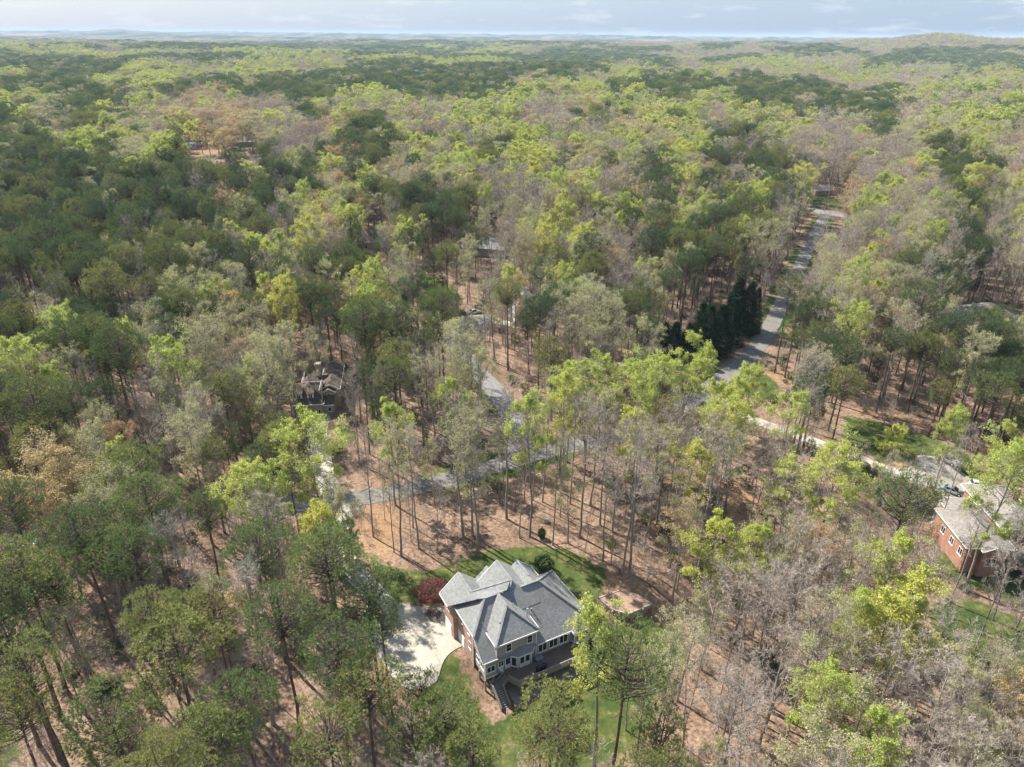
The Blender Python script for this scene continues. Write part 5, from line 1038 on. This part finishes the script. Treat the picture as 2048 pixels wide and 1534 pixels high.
for i in np.nonzero(keep)[0]:
    if np.min(np.hypot(XY[:, 0] - X[i], XY[:, 1] - Y[i])) < 2.4: continue
    k = 'g' if r1[i] < .22 else 'B'
    if ch[i] == 'P' and px[i] > 1540: put('P', X[i], Y[i], rng.uniform(18, 26), .95, None, False)
    else: put(k, X[i], Y[i], rng.uniform(12, 21), rng.uniform(.6, .95), None, False)

# ------------------------------------------------------------------ individual trees: the 300 of each kind that show largest
LABEL = {'P': ('pine_tree', 'pine tree', 'pine with clumped dark green crown', 'pines of the woods'), 'G': ('lime_green_tree', 'leafing tree', 'tree in bright lime spring leaf', 'trees in bright spring leaf'),
         'g': ('olive_green_tree', 'budding tree', 'tree with thin pale olive leaves', 'trees with thin pale leaves'), 'O': ('tan_budding_tree', 'budding tree', 'tree with tan orange budding crown', 'trees with tan budding crowns'),
         'B': ('bare_tree', 'bare tree', 'leafless tree with grey brown twigs', 'leafless trees of the woods'), 'C': ('cedar_tree', 'cedar', 'dark green cone shaped cedar', 'dark cedars')}
MARKS = [('grey roofed house', 1035, 1250), ('brick house', 1940, 1060), ('brown roofed house', 630, 770), ('fenced garden plot', 1250, 1215), ('concrete parking apron', 840, 1300), ('dark roofed silver car', 1895, 925), ('pale cross road', 1655, 428), ('white cottage', 1052, 625),
         ('grey cottage', 972, 495), ('tan cottage', 738, 482), ('distant grey hip roof', 1975, 620), ('lone roadside pine', 1549, 745), ('bare dirt patch', 1490, 1020), ('small silver car', 949, 627), ('side street', 985, 780), ('street curve', 881, 962),
         ('half hidden pale car', 55, 1100), ('bottom left corner lawn', 0, 1480), ('lawn by the cars', 1790, 870), ('dark cedar clump', 1440, 660), ('distant brown clearing', 400, 300), ('lowest right hand lawn', 1990, 1290), ('deck stairs', 1003, 1400), ('roadside green verge', 1060, 790),
         ('wide pale roofed house', 1480, 338), ('left street end', 560, 1010), ('far left forest edge', 5, 420), ('upper left pine stand', 250, 400), ('tan tree row', 420, 250), ('bright tree above pines', 500, 358), ('far right forest edge', 2043, 420), ('conical cedar', 1945, 530), ('yellow green tree pair', 560, 497), ('tan tree at left', 110, 985), ('bright tree beyond brown roof', 440, 605), ('pale olive tree', 455, 665), ('left edge bare wood', 120, 800), ('far tan tree', 1370, 350), ('lowest left corner', 40, 1500), ('middle green lawn', 870, 575), ('bottom right photo corner', 2040, 1530), ('mid height left edge', 5, 700), ('lower photo edge', 1010, 1530), ('lower right photo edge', 2040, 1180)]
MKP = [(n, x, y, at(x, y)) for n, x, y in MARKS]
ORD = 'nearest,second nearest,third nearest,fourth nearest,fifth nearest,sixth nearest,seventh nearest,eighth nearest,ninth nearest,tenth nearest,eleventh nearest,twelfth nearest,thirteenth nearest,fourteenth nearest,fifteenth nearest,sixteenth nearest,seventeenth nearest,eighteenth nearest,nineteenth nearest,twentieth nearest'.split(',')
T_ = trees
tx = np.array([t['x'] for t in T_]); ty = np.array([t['y'] for t in T_]); tz = np.array([t['z'] for t in T_]); th = np.array([t['h'] for t in T_])
cxp, cyp, cdp = pxy(tx, ty, tz + th * .78); bxp, byp, _ = pxy(tx, ty, tz)
vis = (cxp > -40) & (cxp < 2088) & (cyp < 1590) & (cdp > 0)
size = th / cdp + np.array([5.0 if t['f'] else 0 for t in T_])
indiv = np.zeros(len(T_), bool)
for k in LABEL:
    s = [i for i in range(len(T_)) if T_[i]['k'] == k and vis[i]]; s.sort(key=lambda i: -size[i])
    for i in s[:300]: indiv[i] = True
# which landmark each one is named by
best = {}
for i in np.nonzero(indiv)[0]:
    d = [math.hypot(tx[i] - m[3][0], ty[i] - m[3][1]) for m in MKP]; j = int(np.argmin(d)); m = MKP[j]
    dx = bxp[i] - m[1]; dy = byp[i] - m[2]
    rel = ('right of' if dx > 0 else 'left of') if abs(dx) > abs(dy) * 1.15 else ('in front of' if dy > 0 else 'beyond')
    best.setdefault((T_[i]['k'], m[0], rel), []).append((d[j], i))
lab = {}
for (k, m, rel), L_ in best.items():
    L_.sort(); base = LABEL[k][2]
    if k == 'B' and False: pass
    art = '' if m.startswith(('left end',)) else 'the '
    for n_, (d, i) in enumerate(L_):
        if n_ < len(ORD): lab[i] = f'{base}, {ORD[n_]} {rel} the {m}'
        else: lab[i] = f'{base} crowded {rel} the {m}'
LANDGROUP = {k: v[3] for k, v in LABEL.items()}
for i in np.nonzero(indiv)[0]:
    if len(lab[i].replace(',', '').split()) > 16: lab[i] = lab[i].replace('clumped ', '').replace('thin ', '').replace('fine ', '').replace('bright ', '').replace(' of the photo', '').replace(' young', '').replace('cone shaped ', '')
proto = {}
light_pine = []
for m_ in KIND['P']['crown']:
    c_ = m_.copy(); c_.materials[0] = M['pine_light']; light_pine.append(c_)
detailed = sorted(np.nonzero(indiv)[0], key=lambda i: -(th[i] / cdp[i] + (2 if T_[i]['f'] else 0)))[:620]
detailed = set(int(i) for i in detailed)
for i in np.nonzero(indiv)[0]:
    t = T_[i]; K = KIND[t['k']]; nm, cat, _, grp = LABEL[t['k']]; s = t['h'] / K['h'][t['v']]
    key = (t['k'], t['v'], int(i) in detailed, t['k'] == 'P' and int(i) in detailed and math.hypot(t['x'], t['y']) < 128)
    if key not in proto:
        if key[2]:
            r = bpy.data.objects.new(nm, None); COL.objects.link(r); r.empty_display_size = .5
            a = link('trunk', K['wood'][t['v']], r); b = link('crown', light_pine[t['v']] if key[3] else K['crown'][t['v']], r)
        else: r = link(nm, K['whole'][t['v']])
        proto[key] = r; o = r
    else:
        r = proto[key]; o = r.copy(); COL.objects.link(o)
        for c in r.children:
            d = c.copy(); COL.objects.link(d); d.parent = o
    o.location = (t['x'], t['y'], t['z']); o.rotation_euler = (rng.normal(0, .015), rng.normal(0, .015), t['r']); o.scale = (s * t['w'], s * t['w'], s)
    tag(o, lab[i], cat, grp)

# ------------------------------------------------------------------ woods beyond count, as instances of the same trees
def woods(name, meshes, X, Y, Z, S, W, R, V):
    col = bpy.data.collections.new(name + '_kinds')
    for j, m in enumerate(meshes):
        o = bpy.data.objects.new(f'{name}_kind_{j:02d}', m); col.objects.link(o)
    n = len(X); me = bpy.data.meshes.new(name); me.vertices.add(n); me.vertices.foreach_set('co', np.stack([X, Y, Z], -1).astype(np.float32).ravel())
    a = me.attributes.new('pick', 'INT', 'POINT'); a.data.foreach_set('value', np.asarray(V, np.int32))
    a = me.attributes.new('turn', 'FLOAT_VECTOR', 'POINT'); a.data.foreach_set('vector', np.stack([np.zeros(n), np.zeros(n), R], -1).astype(np.float32).ravel())
    a = me.attributes.new('size', 'FLOAT_VECTOR', 'POINT'); a.data.foreach_set('vector', np.stack([S * W, S * W, S], -1).astype(np.float32).ravel())
    o = link(name, me); g = bpy.data.node_groups.new(name, 'GeometryNodeTree')
    g.interface.new_socket('Geometry', in_out='INPUT', socket_type='NodeSocketGeometry'); g.interface.new_socket('Geometry', in_out='OUTPUT', socket_type='NodeSocketGeometry')
    gi = g.nodes.new('NodeGroupInput'); go = g.nodes.new('NodeGroupOutput'); ip = g.nodes.new('GeometryNodeInstanceOnPoints'); ci = g.nodes.new('GeometryNodeCollectionInfo')
    ci.inputs['Collection'].default_value = col; ci.inputs['Separate Children'].default_value = True; ci.inputs['Reset Children'].default_value = True
    def attr(nm, tp):
        q = g.nodes.new('GeometryNodeInputNamedAttribute'); q.data_type = tp; q.inputs['Name'].default_value = nm; return q.outputs['Attribute']
    ip.inputs['Pick Instance'].default_value = True
    g.links.new(gi.outputs[0], ip.inputs['Points']); g.links.new(ci.outputs[0], ip.inputs['Instance']); g.links.new(attr('pick', 'INT'), ip.inputs['Instance Index'])
    er = g.nodes.new('FunctionNodeEulerToRotation'); g.links.new(attr('turn', 'FLOAT_VECTOR'), er.inputs[0]); g.links.new(er.outputs[0], ip.inputs['Rotation']); g.links.new(attr('size', 'FLOAT_VECTOR'), ip.inputs['Scale'])
    g.links.new(ip.outputs[0], go.inputs[0]); md = o.modifiers.new('scatter', 'NODES'); md.node_group = g
    return tag(o, kind='stuff')
rest = [t for t, q in zip(T_, indiv) if not q]
WN = {'P': 'pine_woods', 'G': 'lime_green_woods', 'g': 'olive_green_woods', 'O': 'tan_budding_woods', 'B': 'bare_woods', 'C': 'cedar_woods'}
# farther woods
Xf, Yf, Sf = candidates(560, 1700, 8.4, 0, .45, 1.12)
zf = ht(Xf, Yf); pf, qf, df = pxy(Xf, Yf, zf + 16); kf, _ = pick_kind(pf, qf, *rng.uniform(0, 1, (3, len(Xf))))
kp = np.ones(len(Xf), bool)
for hx, hy, hr in HOUSEBOX[3:]: kp &= np.hypot(Xf - hx, Yf - hy) > hr
for q in ([(370, 283), (510, 283), (510, 308), (370, 308)], [(990, 250), (1050, 250), (1050, 262), (990, 262)], [(1995, 180), (2048, 180), (2048, 196), (1995, 196)], [(1595, 250), (1612, 250), (1612, 262), (1595, 262)]):
    q = np.array(q, float); kp &= sdf(q, pf, qf) > 4
for P in DIRT[1:2] + LAWN[8:9]: kp &= sdf(P, Xf, Yf) > 1
kp &= ldist(RD['cross_street'], Xf, Yf) > 6
kp &= (kf == 'P') | (rng.uniform(0, 1, len(Xf)) < .66)
Xg, Yg, Sg = candidates(1700, 6200, 7.6, 1 / 225., .45, 1.06)
zg = ht(Xg, Yg); pg, qg, dg = pxy(Xg, Yg, zg + 16); kg, _ = pick_kind(pg, qg, *rng.uniform(0, 1, (3, len(Xg))))
for k, nm in WN.items():
    K = KIND[k]; meshes = K['whole'] + K['far'] + K['tiny']; nw = len(K['whole']); nf = len(K['far']); hh = K['h']
    X_ = []; Y_ = []; Z_ = []; S_ = []; W_ = []; R_ = []; V_ = []
    for t in rest:
        if t['k'] == k:
            X_.append(t['x']); Y_.append(t['y']); Z_.append(t['z']); S_.append(t['h'] / hh[t['v']]); W_.append(t['w']); R_.append(t['r']); V_.append(t['v'])
    s = (kf == k) & kp; n = int(s.sum())
    s2 = kg == k; n2 = int(s2.sum())
    if k == 'C': n = n2 = 0; s = s2 = np.zeros(0, bool)
    X_ = np.concatenate([X_, Xf[s] if n else [], Xg[s2] if n2 else []]); Y_ = np.concatenate([Y_, Yf[s] if n else [], Yg[s2] if n2 else []]); Z_ = np.concatenate([Z_, zf[s] if n else [], zg[s2] if n2 else []])
    S_ = np.concatenate([S_, rng.uniform(.7, 1.18, n), rng.uniform(.75, 1.2, n2)]); W_ = np.concatenate([W_, rng.uniform(.95, 1.3, n) if k == 'P' else rng.uniform(1.4, 2.2, n), (Sg[s2] / 7.6 * rng.uniform(1.1, 1.4, n2)) if n2 else []])
    R_ = np.concatenate([R_, rng.uniform(0, 6.28, n), rng.uniform(0, 6.28, n2)]); V_ = np.concatenate([V_, nw + rng.integers(0, nf, n), nw + nf + rng.integers(0, nf, n2)]).astype(int)
    if len(X_): woods(nm, meshes, X_, Y_, Z_, S_, W_, R_, V_)
print('TREES', len(T_), 'indiv', indiv.sum(), 'far', len(Xf), 'farther', len(Xg))
# brush and saplings on the floor of the wood
BR_ = [mesh_np('brush', *make_brush(s_, 4.2)[:2], [M['twig']]) for s_ in (1, 2, 3, 4)]
bs = [make_bush(60 + s_, 2.2, 1.3, 500, .2) for s_ in range(3)]
for w_, c_ in bs:
    v_, t_, m_ = join([(w_[0], w_[1], 0), (c_[0], c_[1], 1)]); BR_.append(mesh_np('bush', v_, t_, [M['bark'], M['shrub']], m_))
X, Y, Sp = candidates(40, 330, 3.1, 0, .5, 1.15); z = ht(X, Y)
keep = rng.uniform(0, 1, len(X)) < (.58 + .3 * np.sin(X / 11) * np.cos(Y / 14))
for P in LAWN: keep &= sdf(P, X, Y) > 1.0
for P in (APRON, APRON2, PAD3, PAD4, GARDEN): keep &= sdf(P, X, Y) > 1.2
for P, dd in OFFROAD: keep &= ldist(P, X, Y) > dd - 1.3
for hx, hy, hr in HOUSEBOX: keep &= np.hypot(X - hx, Y - hy) > hr * .9
wx, wy, _ = pxy(X, Y, z); keep &= (sdf(np.array([(725, 1010), (960, 965), (1150, 960), (1200, 1000), (1225, 1160), (1180, 1120), (880, 1140), (760, 1140)], float), wx, wy) > 0) | (rng.uniform(0, 1, len(X)) < .10)
n = int(keep.sum()); V_ = rng.integers(0, 7, n); V_ = np.where((V_ > 3) & (rng.uniform(0, 1, n) < .45), V_ - 3, V_)
woods('undergrowth', BR_, X[keep], Y[keep], z[keep], rng.uniform(.4, 1.15, n), rng.uniform(.8, 1.4, n), rng.uniform(0, 6.28, n), V_)
# garden plants one can tell apart
def plant(nm, px, py, seed, h, cr, m, lab_, cat, n=2600, size=.16, trunk=False):
    p = at(px, py)
    e = empty(nm, (p[0], p[1], float(ht(*p)))); tag(e, lab_, cat)
    w_, c_ = make_bush(seed, h, cr, n, size); V, T = c_
    if trunk:
        V = V.copy(); V[:, 2] = V[:, 2] * .62 + h * .38
        g = np.random.default_rng(seed); S = np.tile(np.array([[0, 0, -.1]]), (9, 1)) + g.normal(0, .08, (9, 3)); E = np.stack([g.uniform(-cr, cr, 9) * .7, g.uniform(-cr, cr, 9) * .7, g.uniform(.5, .85, 9) * h], 1)
        w_ = join([tubes(S, (S + E) / 2 + np.array([0, 0, .3]), np.full(9, .08), np.full(9, .05), 5) + (0,), tubes((S + E) / 2 + np.array([0, 0, .3]), E, np.full(9, .05), np.full(9, .015), 4) + (0,)])
    link('trunk' if trunk else 'stem', mesh_np(nm + '_stem', w_[0], w_[1], [M['bark']]), e); link('crown' if trunk else 'foliage', mesh_np(nm + '_crown', V, T, [m]), e)
plant('red_maple', 866, 1208, 71, 4.2, 2.9, M['red'], 'low spreading dark red maple at the corner of the garage end', 'tree', 9000, .16, True)
plant('holly_bush', 1088, 1140, 72, 2.8, 1.9, M['cedar'], 'dark round evergreen bush behind the right gable of the house', 'bush')
plant('young_cedar', 1083, 1076, 73, 2.2, .8, M['shrub'], 'small green evergreen shrub among trunks at the wood edge', 'bush', 1500)
plant('dark_bush', 1185, 1318, 74, 2.6, 1.7, M['cedar'], 'dark bush at the right hand end of the deck', 'bush')
M['rust'] = leafmat('rusty_leaves', [(0, (.13, .075, .05)), (1, (.16, .09, .055))], .2, .35)
plant('brown_bush', 1703, 925, 75, 3.0, 2.2, M['rust'], 'dark red brown bush at the near side of the long driveway', 'bush')
plant('round_bush', 1766, 900, 76, 3.0, 2.4, M['shrub'], 'round green bush on the lawn beside the long driveway', 'bush')
plant('edge_bush', 1873, 1068, 77, 1.8, 1.5, M['O'], 'tan bush against the side wall of the brick house', 'bush')

# ------------------------------------------------------------------ canopy of the farthest woods
g2x = np.concatenate([np.arange(-22000, 22001, 110)]); g2y = np.concatenate([5900 * 1.0115 ** np.arange(0, 130)])
AX, AY = np.meshgrid(g2x, g2y); AX = AX * (AY / 22000 + .25); jit = rng.uniform(-1, 1, AX.shape) * AX.max() * 0
AZ = ht(AX, AY) + 14 + rng.uniform(-1, 1, AX.shape) * 5 * (AY / 6000) ** .5
ny2, nx2 = AX.shape; ix = np.arange(nx2 * ny2).reshape(ny2, nx2); Tf = np.stack([ix[:-1, :-1], ix[:-1, 1:], ix[1:, 1:], ix[1:, :-1]], -1).reshape(-1, 4)
def canopymat():
    m, n, l, b = mat('far_canopy'); z1 = noise(n, l, .0016, 6, .6, sc=(1, .55, 0)); z2 = noise(n, l, .02, 4, .7, sc=(1, .5, 0))
    r = ramp(n, [(.36, (.035, .055, .025)), (.47, (.05, .07, .03)), (.52, (.15, .13, .09)), (.60, (.19, .17, .12)), (.68, (.13, .16, .05))]); 
    a = n.new('ShaderNodeMath'); a.operation = 'MULTIPLY_ADD'; l.new(z2.outputs[0], a.inputs[0]); a.inputs[1].default_value = .22; l.new(z1.outputs[0], a.inputs[2]); s_ = n.new('ShaderNodeMath'); s_.operation = 'SUBTRACT'; s_.inputs[1].default_value = .11; l.new(a.outputs[0], s_.inputs[0]); l.new(s_.outputs[0], r.inputs[0]); l.new(r.outputs[0], b.inputs['Base Color'])
    b.inputs['Roughness'].default_value = 1; b.inputs['Specular IOR Level'].default_value = 0; return m
tag(link('far_woods', mesh_np('far_woods', np.stack([AX, AY, AZ], -1).reshape(-1, 3), Tf, [canopymat()])), kind='stuff')
# ------------------------------------------------------------------ haze
hm = bpy.data.materials.new('haze_air'); hm.use_nodes = True; n = hm.node_tree.nodes; n.clear(); o_ = n.new('ShaderNodeOutputMaterial'); pv = n.new('ShaderNodeVolumePrincipled')
pv.inputs['Color'].default_value = (.66, .82, 1.0, 1); pv.inputs['Density'].default_value = HAZE; pv.inputs['Anisotropy'].default_value = 0.0
hm.node_tree.links.new(pv.outputs[0], o_.inputs['Volume'])
zlo = min(float(GZ.min()), 0) - 6; zhi = max(CAM_H, float(GZ.max()), float(AZ.max())) + 6
b = MB().box(-29500, 29500, -3200, 33500, zlo, zhi); tag(b.build('haze', hm), kind='stuff')
print('HAZE', zlo, zhi)
